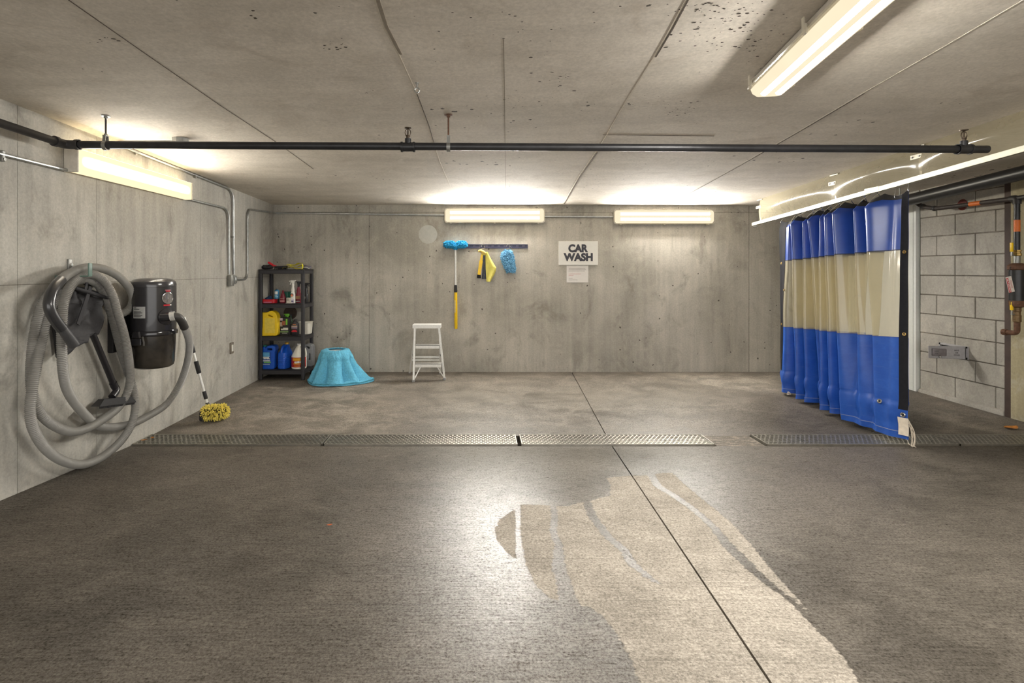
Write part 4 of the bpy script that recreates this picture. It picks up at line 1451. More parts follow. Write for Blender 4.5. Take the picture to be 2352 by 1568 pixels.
MB().rbox((0, 0, 0.232), (0.05, 0.024, 0.032), 0.006, 2).rbox((-0.032, 0, 0.24), (0.022, 0.014, 0.014), 0.003, 1).tube([(-0.02, 0, 0.222), (-0.03, 0, 0.2), (-0.03, 0, 0.18)], 0.005, 8).build('trigger_head', M_green, t, world=False)
t = thing('spray_bottle', 'dark green bottle with white vine print beside the carton', 'bottle', (sx(668, 6.36), 6.36, SZ[1]))
MB().super([(0.024, 0.022, 0.002), (0.027, 0.025, 0.01), (0.027, 0.025, 0.15), (0.012, 0.012, 0.185), (0.011, 0.011, 0.22)], 28, 3.0).build('body', pm('bottle_dkgreen', S(40, 66, 38), 0.35), t, world=False)
MB().tube([(-0.01, -0.026, 0.08), (-0.002, -0.026, 0.11), (0.012, -0.026, 0.135)], 0.0022, 6).tube([(-0.002, -0.026, 0.11), (-0.014, -0.026, 0.128)], 0.002, 6).build('vine_print', pm('vine_green', S(176, 214, 150), 0.5), t, world=False)
MB().lathe([(0.013, 0.216), (0.013, 0.236), (0.01, 0.24)], 16).build('cap', M_black, t, world=False)

t = thing('wax_bottle', 'black bottle with red car print on the middle shelf', 'bottle', (sx(678, 6.215), 6.215, SZ[1]))
MB().super([(0.042, 0.026, 0.002), (0.046, 0.03, 0.012), (0.046, 0.03, 0.12), (0.04, 0.027, 0.148), (0.018, 0.016, 0.166), (0.014, 0.014, 0.172)], 32, 3.0).build('body', M_black, t, world=False)
MB().lathe([(0.016, 0.168), (0.017, 0.172), (0.017, 0.186), (0.014, 0.19)], 18).build('cap', M_black, t, world=False)
front_label(t, -0.032, 0.032, 0.044, 0.058, -0.0305, M_red, 'red_car_print')
front_label(t, -0.022, 0.022, 0.058, 0.068, -0.0305, M_red, 'red_car_print')
front_label(t, -0.034, 0.034, 0.105, 0.118, -0.0305, pm('lab_tan', S(186, 160, 140), 0.5), 'print')
front_label(t, -0.034, 0.034, 0.086, 0.100, -0.0305, pm('lab_mauve', S(150, 132, 150), 0.5), 'print')
front_label(t, -0.018, 0.018, 0.128, 0.136, -0.0295, pm('lab_orange', S(190, 116, 66), 0.5), 'print')

t = thing('white_bucket', 'white square tub at the right of the middle shelf', 'bucket', (sx(701.5, 6.39), 6.39, SZ[1]))
MB().super([(0.066, 0.066, 0.0), (0.07, 0.07, 0.006), (0.078, 0.078, 0.135), (0.082, 0.082, 0.137), (0.082, 0.082, 0.148), (0.076, 0.076, 0.15)], 36, 4.0).build('body', pm('tub_white', S(224, 220, 208), 0.45, var=0.03), t, world=False)
MB().super([(0.083, 0.083, 0.139), (0.086, 0.086, 0.143), (0.083, 0.083, 0.147)], 36, 4.0).build('rim', pm('tub_white', S(224, 220, 208), 0.45), t, world=False)
t = thing('foam_pad', 'brown round pad behind the bottles under the upper shelf', 'pad', (sx(668, 6.40), 6.385, SZ[1]))
MB().cyl((0, 0, 0.0), (0, 0.0, 0.001), 0.001).lathe([(0.075, -0.01), (0.08, -0.005), (0.08, 0.005), (0.075, 0.01)], 28, Matrix.Translation((0, 0, 0.255)) @ RX).box((0, 0, 0.09), (0.03, 0.014, 0.18)).build('pad', pm('pad_brown', S(66, 54, 47), 0.9, var=0.2), t, world=False)

# --- second shelf
t = thing('red_tray', 'round-cornered red tray at the left of the upper shelf', 'tray', (sx(620, 6.215), 6.215, SZ[2]))
MB().super([(0.078, 0.056, 0.0), (0.084, 0.062, 0.004), (0.086, 0.064, 0.046), (0.083, 0.061, 0.048), (0.079, 0.057, 0.010), (0.02, 0.02, 0.009)], 40, 4.5).build('tray', M_red, t, world=False)
front_label(t, -0.05, 0.045, 0.008, 0.02, -0.0635, pm('label_lilac', S(196, 120, 150), 0.5))
t = thing('folded_cloth', 'small dark blue cloth lying in the red tray', 'cloth', (sx(618, 6.23), 6.225, SZ[2] + 0.011))


def crumple(nx, ny, L_, W_, H_, seed, fold=0.5):
    def fn(u, v):
        a = 2 * PI * u
        rr = math.sin(PI * v) ** 0.7
        x = L_ / 2 * rr * math.cos(a)
        y = W_ / 2 * rr * math.sin(a)
        z = H_ * (0.5 - 0.5 * math.cos(PI * v))
        k = noise.noise(Vector((x * 22 + seed, y * 22, z * 30))) * fold + noise.noise(Vector((x * 50 + seed, y * 50, z * 60))) * fold * 0.4
        return (x * (1 + 0.35 * k), y * (1 + 0.35 * k), max(0.0, z * (1 + 0.7 * k)))
    return MB().grid(fn, nx, ny, True)


crumple(36, 18, 0.09, 0.07, 0.065, 1).build('cloth', pm('cloth_navy', S(30, 56, 92), 0.9, var=0.2), t, world=False)
t = thing('spray_can', 'blue and white can with black base beside the red tray', 'can', (sx(636, 6.25), 6.25, SZ[2]))
MB().lathe([(0.026, 0.0), (0.028, 0.004), (0.028, 0.05), (0.027, 0.052)], 26).build('base', M_black, t, world=False)
MB().lathe([(0.027, 0.052), (0.0275, 0.06), (0.0275, 0.148), (0.02, 0.158), (0.012, 0.160)], 26).build('body', pm('can_blue', S(62, 128, 170), 0.35, var=0.1), t, world=False)
for z0, z1, a0, a1 in ((0.105, 0.140, -130, -50), (0.070, 0.082, -120, -40), (0.088, 0.098, -140, -60)):
    MB().grid(lambda u, v: (0.0279 * math.cos(math.radians(a0 + (a1 - a0) * u)), 0.0279 * math.sin(math.radians(a0 + (a1 - a0) * u)), z0 + (z1 - z0) * v), 9, 2).build('print', M_wink if z0 > 0.1 else pm('print_cyan', S(150, 200, 216), 0.4), t, world=False)
MB().lathe([(0.011, 0.158), (0.011, 0.168), (0.008, 0.17)], 14).build('cap', M_black, t, world=False)
M_maroon = pm('maroon_plastic', S(118, 22, 42), 0.3, var=0.08)
t = thing('wash_bottle', 'short maroon bottle with sloping shoulders on the upper shelf', 'bottle', (sx(650, 6.235), 6.235, SZ[2]))
MB().super([(0.030, 0.022, 0.001), (0.034, 0.025, 0.008), (0.033, 0.025, 0.06), (0.026, 0.021, 0.09), (0.013, 0.013, 0.125), (0.012, 0.012, 0.13)], 28, 2.6).build('body', M_maroon, t, world=False)
MB().lathe([(0.012, 0.126), (0.0125, 0.13), (0.0125, 0.148), (0.009, 0.151)], 16).build('cap', M_maroon, t, world=False)
front_label(t, -0.026, 0.026, 0.05, 0.056, -0.0245, pm('lab_tan', S(186, 160, 140), 0.5), 'print')
front_label(t, -0.028, 0.028, 0.014, 0.034, -0.0252, pm('lab_pinkish', S(190, 130, 130), 0.5), 'print')
t = thing('green_tub', 'dark green plastic tub behind the bottles on the upper shelf', 'tub', (sx(660, 6.35), 6.35, SZ[2]))
MB().lathe([(0.030, 0.0), (0.034, 0.004), (0.038, 0.115), (0.04, 0.117), (0.04, 0.13), (0.036, 0.132)], 28).build('body', pm('tub_green', S(28, 104, 82), 0.4), t, world=False)
MB().lathe([(0.041, 0.115), (0.042, 0.118), (0.042, 0.130), (0.041, 0.132)], 28).build('lid_band', pm('tub_green2', S(22, 84, 70), 0.4), t, world=False)
t = thing('sample_box', 'small clear-wrapped white box at the shelf edge', 'box', (sx(664, 6.18), 6.185, SZ[2]))
MB().rbox((0, 0, 0.033), (0.056, 0.04, 0.066), 0.003, 1).rbox((0, -0.004, 0.003), (0.066, 0.05, 0.006), 0.001, 1).build('box', pm('box_white', S(206, 200, 186), 0.3, var=0.15, scale=80), t, world=False)
front_label(t, -0.024, 0.0, 0.03, 0.06, -0.0208, pm('lab_grey', S(160, 152, 140), 0.5), 'print')


def trigger_bottle(name, label, px, d, z, h, mat, headmat, wb=0.026, s=-1):
    t_ = thing(name, label, 'spray bottle', (sx(px, d), d, z))
    k = h / 0.26
    MB().super([(wb * 0.92, wb * 0.75, 0.001), (wb, wb * 0.8, 0.008), (wb, wb * 0.8, 0.10 * k), (wb * 0.62, wb * 0.6, 0.135 * k), (wb * 0.70, wb * 0.65, 0.155 * k), (0.012, 0.012, 0.195 * k), (0.011, 0.011, 0.205 * k)], 28, 2.6).build('body', mat, t_, world=False)
    MB().lathe([(0.014, 0.198 * k), (0.015, 0.2 * k), (0.015, 0.215 * k), (0.012, 0.218 * k)], 18).build('collar', headmat, t_, world=False)
    hb = MB().super([(0.013, 0.010, 0.214 * k), (0.016, 0.011, 0.235 * k), (0.024, 0.012, 0.25 * k, s * 0.004), (0.034, 0.012, 0.258 * k, -s * 0.002), (0.030, 0.010, 0.264 * k, -s * 0.002)], 24, 3.0)
    hb.rbox((s * 0.036, 0, 0.254 * k), (0.022, 0.012, 0.012), 0.003, 1)
    hb.build('trigger_head', headmat, t_, world=False)
    MB().tube(catmull([(s * 0.018, 0, 0.244 * k), (s * 0.03, 0, 0.232 * k), (s * 0.034, 0, 0.212 * k)], 0.006), 0.0045, 8).build('trigger', headmat, t_, world=False)
    return t_


t = trigger_bottle('spray_bottle', 'white trigger spray bottle with peach label on the upper shelf', 673, 6.20, SZ[2], 0.268, M_white, M_white)
front_label(t, -0.018, 0.018, 0.006, 0.05, -0.0218, pm('lab_lilac', S(206, 200, 214), 0.5), 'label')
front_label(t, -0.012, 0.012, 0.018, 0.032, -0.0232, pm('lab_ink_violet', S(86, 80, 116), 0.5), 'print')
MB().cyl((-0.006, -0.0205, 0.098), (-0.006, -0.0235, 0.098), 0.019, n=24).build('dark_disc', pm('lab_dark', S(52, 44, 44), 0.5), t, world=False)
MB().cyl((-0.006, -0.022, 0.094), (-0.006, -0.0245, 0.094), 0.014, n=24).build('peach_print', pm('lab_peach', S(232, 142, 104), 0.5), t, world=False)
t = trigger_bottle('spray_bottle', 'tall maroon spray bottle with gold label on the upper shelf', 686, 6.245, SZ[2], 0.255, M_maroon, M_black, 0.032, 1)
front_label(t, -0.026, 0.026, 0.05, 0.085, -0.0262, pm('lab_gold', S(150, 116, 74), 0.5), 'label')
front_label(t, -0.028, 0.028, 0.014, 0.03, -0.0262, pm('lab_greyblack', S(60, 50, 52), 0.5), 'print')
MB().tube([(-0.024, -0.0268, 0.016), (0.0, -0.0268, 0.022), (0.024, -0.0268, 0.02)], 0.003, 6).build('white_print', M_wink, t, world=False)
t = trigger_bottle('spray_bottle', 'black trigger spray bottle at the right end of the upper shelf', 703.5, 6.34, SZ[2], 0.235, pm('smoke_black', S(44, 44, 46), 0.25), M_black, 0.027, 1)
front_label(t, -0.022, -0.006, 0.05, 0.075, -0.0222, M_wink, 'label')

# --- top of the shelf
t = thing('scrub_brush', 'red handled brush with black bristles on top of the shelf', 'brush', (sx(632, 6.22), 6.22, SZ[3]))
MB().tube([(-0.085, 0, 0.083), (-0.07, 0, 0.078), (-0.02, 0, 0.045), (0.03, 0, 0.026), (0.06, 0, 0.022)], [0.010, 0.014, 0.013, 0.011, 0.012], 14).build('handle', M_red, t, world=False)
MB().rbox((0.07, 0, 0.028), (0.15, 0.045, 0.024), 0.006, 2).build('block', M_blackm, t, world=False)
b = MB()
for k in range(60):
    x, y = -0.0 + 0.145 * random.random(), random.uniform(-0.02, 0.02)
    b.tube([(x, y, 0.026), (x + random.uniform(-.012, .012), y + random.uniform(-.01, .01), 0.001)], 0.003, 4)
b.build('bristles', M_blackm, t, world=False, kind='stuff')
t = thing('rag', 'black rag lying at the left on top of the shelf', 'rag', (sx(611, 6.27), 6.30, SZ[3] + 0.001))
crumple(36, 18, 0.15, 0.12, 0.05, 5).build('cloth', M_blackm, t, world=False)
t = thing('microfibre_cloth', 'folded bright yellow microfibre cloth on top of the shelf', 'cloth', (sx(674, 6.22), 6.225, SZ[3] + 0.001))
M_ycloth = pm('cloth_yellow', S(222, 212, 66), 0.92, var=0.12, scale=120, bump=0.3)
for k in range(3):
    MB().grid(lambda u, v, k=k: ((u - 0.5) * (0.235 - 0.03 * k) + 0.012 * k, (v - 0.5) * 0.13, 0.012 + 0.02 * k + 0.012 * math.sin(u * 5 + k * 1.7) + 0.008 * noise.noise(Vector((u * 6, v * 5, k * 3.0))) + (0.012 if u < 0.25 and k == 2 else 0) + 0.014 * u * (k > 0)), 40, 14).build('fold', M_ycloth, t, world=False)
MB().tube([(0.112, y, 0.0) if False else (0.115 + 0.012 * math.cos(a), -0.055, 0.034 + 0.026 * math.sin(a)) for a in [PI / 2 - PI * k / 10 for k in range(11)] for y in (0,)], 0.008, 8).build('hem_roll', M_ycloth, t, world=False)
t = thing('striped_cloth', 'grey striped cloth at the right end of the shelf top', 'cloth', (sx(704, 6.24), 6.25, SZ[3] + 0.001))
crumple(36, 18, 0.115, 0.10, 0.045, 9).build('cloth', pm('cloth_grey', S(104, 100, 108), 0.9, var=0.3, scale=30), t, world=False)
MB().tube([(-0.05, -0.048, 0.012), (-0.02, -0.052, 0.024), (0.02, -0.05, 0.02), (0.045, -0.04, 0.006)], 0.0035, 6).build('stripe', pm('stripe_pale', S(206, 210, 190), 0.9), t, world=False)

# ------------------------------------------------------------------ towel over an upturned bucket
BXC, BD = -1.64, 6.06
fz = floor_z(0, BD)
bk = thing('upturned_bucket', 'white upturned bucket peeking out under the turquoise towel', 'bucket', (BXC, BD, fz))
MB().lathe([(0.150, fz), (0.150, fz + 0.02), (0.150, fz + 0.34), (0.147, fz + 0.352), (0.14, fz + 0.352), (0.138, fz + 0.346), (0.02, fz + 0.346)], 40, Matrix.Translation((BXC, BD, 0))).build('bucket', M_white, bk)
M_towel = pm('towel_turquoise', S(100, 180, 212), 0.95, var=0.16, scale=70, bump=0.8)
tw = thing('towel', 'turquoise plush towel draped over the white bucket on the floor', 'towel', (BXC, BD, fz))


def towel_pt(u, v):
    a = 2 * PI * u
    ca, sa = math.cos(a), math.sin(a)
    left, right, front, back = 0.335, 0.425, 0.265, 0.22
    rx = right if ca > 0 else left
    ry = front if sa < 0 else back
    R_ = 1 / math.sqrt((ca / rx) ** 2 + (sa / ry) ** 2)
    R_ *= 1 + 0.05 * math.sin(3 * a + 0.7) + 0.03 * math.sin(5 * a)
    R_ = max(R_, 0.205)
    r_in = 0.075 + 0.045 * (1 if sa > 0.3 else 0)
    r_rim = 0.166
    zt = 0.358
    if v < 0.2:
        t = v / 0.2
        r_ = r_in + (r_rim - r_in) * t
        z = zt + 0.012 * math.sin(PI * t * 0.8) + (0.012 * (1 - t))
    elif v < 0.8:
        t = (v - 0.2) / 0.6
        pl = math.sin(a * 8 + 0.9 * math.sin(a * 3 + 1)) * 0.5 + 0.5
        spread = (0.45 * t + 0.55 * t ** 2.6)
        rb = 0.185 + (R_ - 0.185) * 0.72
        r_ = r_rim + 0.010 * math.sin(PI * min(1, t * 4)) + (rb - r_rim) * spread + (pl ** 0.6 - 0.45) * 0.085 * min(1.0, t * 1.5)
        z = zt - 0.004 - (zt - 0.030) * (t ** 0.95)
    else:
        t = (v - 0.8) / 0.2
        pl = math.sin(a * 8 + 0.9 * math.sin(a * 3 + 1)) * 0.5 + 0.5
        rb = 0.185 + (R_ - 0.185) * 0.72 + (pl ** 0.6 - 0.45) * 0.085
        r_ = rb + (R_ - rb) * t
        z = 0.034 - 0.012 * t + 0.016 * math.sin(a * 9 + 2) * math.sin(PI * t) * 0.8 + 0.010 * math.sin(PI * t)
        if t > 0.98:
            z = 0.004
    nz = 0.004 * noise.noise(Vector((ca * 9, sa * 9, v * 14)))
    return (BXC + (r_ + nz) * ca, BD + (r_ + nz) * sa, fz + max(z + nz, 0.003))


MB().grid(towel_pt, 150, 70, True).build('cloth', M_towel, tw, smooth=80)
b = MB()
for k in range(150):
    p = Vector(towel_pt(k / 150, 0.985))
    p2 = Vector(towel_pt((k + 1) / 150, 0.985))
    b.tube([p, p2], 0.0055, 6, False)
b.build('hem', pm('towel_hem', S(70, 150, 172), 0.95), tw, smooth=60)
q = PF(752, 883)
MB().rbox(q + Vector((0, -0.012, 0.004)), (0.022, 0.014, 0.006), 0.001, 1).build('tag', M_red, tw, label='small red tag at the hem')

# ------------------------------------------------------------------ aluminium step stool
st = thing('step_stool', 'small aluminium folding step ladder standing before the back wall', 'step ladder', ((sx(985, 6.25)), 6.25, 0.015))
FL, FR = PF(950, 877), PF(1021, 872)
FL.z = floor_z(0, FL.y)
FR.z = floor_z(0, FR.y)
fy = FL.y
TL = P(953, 750, fy + 0.10)
TR = P(1008, 750, fy + 0.12)
TZ = zl(746, fy + 0.1)
TL.z = TR.z = TZ - 0.02
for a_, c_ in ((FL, TL), (FR, TR)):
    MB().bar(a_ + Vector((0, 0, 0.012)), c_, 0.030, 0.022, up=(1, 0, 0)).build('front_rail', M_alu, st, smooth=0)
    MB().rbox(a_ + Vector((0, 0, 0.014)), (0.034, 0.04, 0.028), 0.004, 1).build('foot', pm('foot_grey', S(150, 150, 148), 0.6), st)
tl = MB().rbox(((TL.x + TR.x) / 2, fy + 0.145, TZ), ((TR.x - TL.x) + 0.05, 0.15, 0.012), 0.003, 1)
tl.box(((TL.x + TR.x) / 2, fy + 0.072, TZ - 0.016), ((TR.x - TL.x) + 0.05, 0.006, 0.042))
for x in (TL.x - 0.022, TR.x + 0.022):
    tl.box((x, fy + 0.145, TZ - 0.016), (0.005, 0.15, 0.040))
for k in range(9):
    tl.box(((TL.x + TR.x) / 2, fy + 0.085 + k * 0.015, TZ + 0.007), ((TR.x - TL.x) + 0.04, 0.004, 0.003))
tl.build('top_step', M_alu, st, smooth=20)
for y in (793, 836):
    tpar = (877 - y) / (877 - 750)
    a_, c_ = FL.lerp(TL, tpar), FR.lerp(TR, tpar)
    b = MB()
    b.box(((a_.x + c_.x) / 2, a_.y + 0.035, a_.z), (c_.x - a_.x - 0.024, 0.075, 0.006))
    b.box(((a_.x + c_.x) / 2, a_.y + 0.0, a_.z - 0.018), (c_.x - a_.x - 0.024, 0.005, 0.044))
    for k in range(5):
        b.box(((a_.x + c_.x) / 2, a_.y + 0.008 + k * 0.014, a_.z + 0.004), (c_.x - a_.x - 0.03, 0.004, 0.003))
    b.build('step', M_alu, st, smooth=0)
    for x in (a_.x + 0.008, c_.x - 0.008):
        MB().cyl((x, a_.y - 0.014, a_.z - 0.015), (x, a_.y - 0.008, a_.z - 0.015), 0.004, n=8).build('rivet', M_chrome, st)
BL = Vector((sx(941, 6.52), 6.52, floor_z(0, 6.5)))
BR = Vector((sx(1011, 6.50), 6.50, floor_z(0, 6.5)))
tbl = Vector((TL.x + 0.0, fy + 0.20, TZ - 0.03))
tbr = Vector((TR.x + 0.0, fy + 0.20, TZ - 0.03))
for a_, c_ in ((BL, tbl), (BR, tbr)):
    MB().bar(a_ + Vector((0, 0, 0.01)), c_, 0.024, 0.016, up=(1, 0, 0)).build('rear_leg', M_alu, st, smooth=0)
    MB().rbox(a_ + Vector((0, 0, 0.012)), (0.03, 0.03, 0.024), 0.004, 1).build('foot', pm('foot_grey', S(150, 150, 148), 0.6), st)
for tt in (0.30, 0.36):
    MB().bar(BL.lerp(tbl, tt), BR.lerp(tbr, tt), 0.014, 0.022, up=(0, 0, 1)).build('rear_bar', M_alu, st, smooth=0)
s1a, s1b = FL.lerp(TL, 0.31), FR.lerp(TR, 0.31)
MB().bar(FL.lerp(TL, 0.06) + Vector((0.01, 0.01, 0)), s1a.lerp(s1b, 0.24) + Vector((0, 0.02, -0.02)), 0.012, 0.006, up=(0, 1, 0)).build('brace', M_alu, st, smooth=0)
MB().bar(FR.lerp(TR, 0.06) + Vector((-0.01, 0.01, 0)), s1b.lerp(s1a, 0.24) + Vector((0, 0.02, -0.02)), 0.012, 0.006, up=(0, 1, 0)).build('brace', M_alu, st, smooth=0)
for a_, c_ in ((FL.lerp(TL, .42), BL.lerp(tbl, .42)), (FR.lerp(TR, .42), BR.lerp(tbr, .42))):
    MB().bar(a_, c_, 0.005, 0.016).build('spreader', M_galv_d, st, smooth=0)

# ------------------------------------------------------------------ tool rail on the back wall with mop, cloths, mitt
WD = DB - 0.012
ra, rb_ = P(1022, 566, DB), P(1212, 566, DB)
M_navy = pm('rail_navy', S(60, 62, 92), 0.4, var=0.06)
rail = thing('tool_rail', 'dark blue slotted tool rail on the back wall', 'rail', ((ra.x + rb_.x) / 2, DB, ra.z))
b = MB()
zc = ra.z
b.box(((ra.x + rb_.x) / 2, DB - 0.004, zc), (rb_.x - ra.x, 0.008, 0.048))
b.box(((ra.x + rb_.x) / 2, DB - 0.012, zc + 0.026), (rb_.x - ra.x, 0.024, 0.004))
b.build('channel', M_navy, rail, smooth=0)
for k in range(13):
    MB().box((ra.x + 0.06 + k * 0.078, DB - 0.0086, zc + 0.008), (0.032, 0.0012, 0.006)).build('slot', pm('slot_pale', S(150, 148, 156), 0.5), rail, smooth=0)
for x in (1101, 1174):
    q = P(x, 568, DB)
    MB().sphere((q.x, DB - 0.009, q.z), 0.005, 6).build('screw', M_chrome, rail)
for x in (1137, 1210):
    q = P(x, 561.5, DB)
    MB().sphere((q.x, DB - 0.024, q.z), 0.005, 6).build('screw', M_chrome, rail)

# mop
mx = P(1047, 0, WD).x
mop = thing('mop', 'blue chenille mop with yellow handle hanging head-up from the rail', 'mop', (mx, DB - 0.045, zl(754, WD)))
my = DB - 0.045
MB().cyl((mx - 0.002, my, zl(657, WD)), (mx - 0.004, my, zl(571, WD)), 0.0125, n=16).build('pole', M_alu, mop)
MB().tube([(mx, my, zl(671, WD)), (mx, my, zl(668, WD)), (mx - 0.001, my, zl(657, WD)), (mx - 0.001, my, zl(654, WD))], [0.019, 0.021, 0.019, 0.016], 16).build('collar', M_blackm, mop)
MB().tube([(mx + 0.004, my, zl(754, WD)), (mx + 0.004, my, zl(753, WD)), (mx, my, zl(671, WD))], [0.017, 0.0195, 0.0195], 16).build('grip', M_yellow, mop)
MB().box((mx - 0.008, my - 0.0195, zl(703, WD)), (0.008, 0.002, 0.16)).build('grip_label', pm('grip_white', S(226, 214, 170), 0.5), mop, smooth=0)
MB().tube([(mx - 0.004, my, zl(572, WD)), (mx - 0.004, my, zl(567, WD))], [0.014, 0.02], 12).box((mx - 0.006, my, zl(566, WD)), (0.22, 0.05, 0.014)).build('head_plate', pm('mop_plate', S(52, 72, 108), 0.5), mop)
M_mop = pm('mop_blue', S(44, 160, 208), 0.9, var=0.3, scale=60)


def lobes(u, v):
    x = -0.142 + 0.282 * u
    a = 2 * PI * v
    k = (1 - abs(2 * u - 1) ** 6) ** 0.5
    dip = 0.03 * math.exp(-((u - 0.5) / 0.07) ** 2)
    return (mx - 0.002 + x, my - 0.004 + 0.05 * k * math.cos(a), zl(561.5, WD) - dip + (0.032 * k - dip * 0.3) * math.sin(a))


core = MB().grid(lobes, 40, 13).build('head_core', M_mop, mop)
fibres('yarn', core, mop, M_mop, 0.022, 0.0048, 900, 11, 0.1)


def s_hook(label, px, dx, flip):
    q = P(px, 566, DB - 0.02)
    t_ = thing('s_hook', label, 'hook', (q.x, q.y, q.z), group='wire hooks on the tool rail')
    pts_ = [(-0.018 * flip, 0, 0.0), (-0.016 * flip, 0, 0.014), (0.0, 0, 0.022), (0.020 * flip, 0, 0.016), (0.022 * flip, 0, -0.004), (0.02 * flip, 0, -0.02), (0.0 + dx, 0, -0.026), (-0.02 * flip + dx, 0, -0.03)]
    MB().tube(catmull(pts_, 0.004), 0.0028, 8).build('wire', M_chrome, t_, world=False)
    return t_


s_hook('silver wire hook holding the yellow cloth and dust brush', 1109, 0.0, 1)
s_hook('silver wire hook holding the light blue wash mitt', 1167, -0.01, 1)

# hand brush (yellow handle) hanging
hb = thing('dust_brush', 'yellow handled dust brush hanging beside the yellow cloth', 'brush', P(1104, 605, DB - 0.03))
Z5 = lambda u, v: (1000 + u / 10.226, 540 + v / 10.226)
hy = DB - 0.04
pt = lambda u, v, dy=0.0: P(*Z5(u, v), hy + dy)
MB().add([pt(u, v, dy) for dy in (-0.014, 0.012) for u, v in ((1075, 440), (1120, 440), (1108, 590), (1115, 610), (1060, 935), (990, 925), (1035, 600), (1050, 580))],
         [tuple(range(8)), tuple(range(15, 7, -1))] + [(k, (k + 1) % 8, 8 + (k + 1) % 8, 8 + k) for k in range(8)]).build('handle', M_yellow, hb, smooth=0)
b = MB()
rnd = random.Random(4)
for k in range(70):
    u, dy = rnd.uniform(985, 1065), rnd.uniform(-0.012, 0.01)
    b.tube([pt(u, 925, dy), pt(u + rnd.uniform(-14, 10), rnd.uniform(975, 1015), dy)], 0.0022, 4)
b.build('bristles', M_blackm, hb, kind='stuff')

dk = thing('dark_mitt', 'dark grey mesh cloth hanging behind the yellow cloth', 'cloth', P(1113, 600, DB - 0.02))
MB().grid(lambda u, v: tuple(P(*Z5(1120 + 55 * u + (-30 + 60 * u) * v, 440 + 590 * v), DB - 0.016 - 0.006 * math.sin(u * 7 + v * 3) - 0.008 * math.sin(PI * u))), 12, 20).build('cloth', pm('mesh_dark', S(70, 76, 86), 0.85, var=0.35, scale=50), dk)

yc = thing('chamois_cloth', 'pale yellow chamois cloth knotted over the wire hook', 'cloth', P(1115, 610, DB - 0.05))
M_cham = pm('chamois', S(212, 202, 104), 0.85, var=0.08, scale=40, bump=0.2)
hy = DB - 0.055
kn = [pt(1010, 385), pt(1060, 365), pt(1110, 390), pt(1170, 420), pt(1200, 410)]
MB().tube(catmull(kn, 0.004), [0.012 + 0.010 * math.sin(PI * k / (len(catmull(kn, 0.004)) - 1)) for k in range(len(catmull(kn, 0.004)))], 14).build('knot', pm('chamois_tan', S(216, 190, 106), 0.85), yc)
MB().tube(catmull([pt(1085, 430), pt(1140, 455), pt(1190, 440)], 0.004), 0.009, 10).build('loop', M_cham, yc)


def cham(u, v):
    lx = 1175 + 10 * v + 40 * max(0, v - 0.55) ** 1.0
    rxs = [(0, 1225), (0.1, 1260), (0.3, 1330), (0.55, 1425), (0.62, 1425), (0.75, 1390), (0.9, 1330), (1.0, 1300)]
    for (v0, x0), (v1, x1) in zip(rxs, rxs[1:]):
        if v0 <= v <= v1:
            rx = x0 + (x1 - x0) * (v - v0) / (v1 - v0)
            break
    vv = 390 + 700 * v
    off = 0.020 * math.sin(u * PI * 1.0) * (0.4 + v) + 0.014 * math.sin(u * 7.0 + v * 2.5) * v
    return tuple(P(*Z5(lx + (rx - lx) * u, vv), DB - 0.05 - off))


MB().grid(cham, 18, 34).build('cloth', M_cham, yc)
# rolled flap in front
flap = []
MB().grid(lambda u, v: tuple(P(*Z5(1205 + 60 * v + (20 + 150 * v) * u, 420 + (350 - 30 * math.sin(PI * u)) * v), DB - 0.085 - 0.035 * math.sin(PI * u) * (0.3 + v * 0.7))), 14, 20).build('flap', M_cham, yc)

mt = thing('wash_mitt', 'light blue chenille wash mitt hanging from the wire hook', 'mitt', P(1167, 600, DB - 0.03))
M_mitt = pm('mitt_blue', S(118, 176, 208), 0.9, var=0.35, scale=70)
mo = [(0, 1700, 40), (0.12, 1690, 120), (0.35, 1690, 148), (0.6, 1725, 135), (0.85, 1765, 108), (1.0, 1775, 85)]


def mitt(u, v):
    for (v0, c0, w0), (v1, c1, w1) in zip(mo, mo[1:]):
        if v0 <= v <= v1:
            k = (v - v0) / (v1 - v0)
            c, w = c0 + (c1 - c0) * k, w0 + (w1 - w0) * k
            break
    a = 2 * PI * u
    p = P(*Z5(c + w * math.cos(a), 345 + 530 * v), DB - 0.038)
    p.y += 0.026 * math.sin(a)
    return tuple(p)


mc = MB().grid(mitt, 28, 20, True).build('body', M_mitt, mt)
fibres('yarn', mc, mt, M_mitt, 0.02, 0.0042, 1000, 21, 0.5)
fibres('yarn', mc, mt, pm('mitt_blue_dark', S(70, 128, 172), 0.9), 0.017, 0.004, 500, 22, 0.5)

# ------------------------------------------------------------------ sign and notice
s0, s1 = P(1283, 554, DB), P(1373, 608.5, DB)
sg = thing('car_wash_sign', 'white sign with dark CAR WASH lettering on the back wall', 'sign', ((s0.x + s1.x) / 2, DB, s1.z))
sc_ = Vector(((s0.x + s1.x) / 2, DB - 0.006, (s0.z + s1.z) / 2))
MB().rbox(sc_, (s1.x - s0.x, 0.012, s0.z - s1.z), 0.002, 1).build('board', pm('sign_white', S(226, 224, 216), 0.5, var=0.02), sg)
for tx, y, w in (('CAR', 570.2, 45.5), ('WASH', 590.2, 67.0)):
    q = P(1327.5 + (0.2 if tx == 'CAR' else 0.0), y, DB)
    MB().mesh(text_mesh(tx, 16.3 / F * DB, w / F * DB, 0.007, 0.0006), Matrix.Translation((q.x, DB - 0.0128, q.z)) @ RX).build('lettering', M_ink, sg, smooth=0)
n0, n1 = P(1301.2, 610, DB), P(1351, 648.5, DB)
nt = thing('paper_notice', 'paper notice in a clear sleeve below the car wash sign', 'notice', ((n0.x + n1.x) / 2, DB, n1.z))
W_, H_ = n1.x - n0.x, n0.z - n1.z
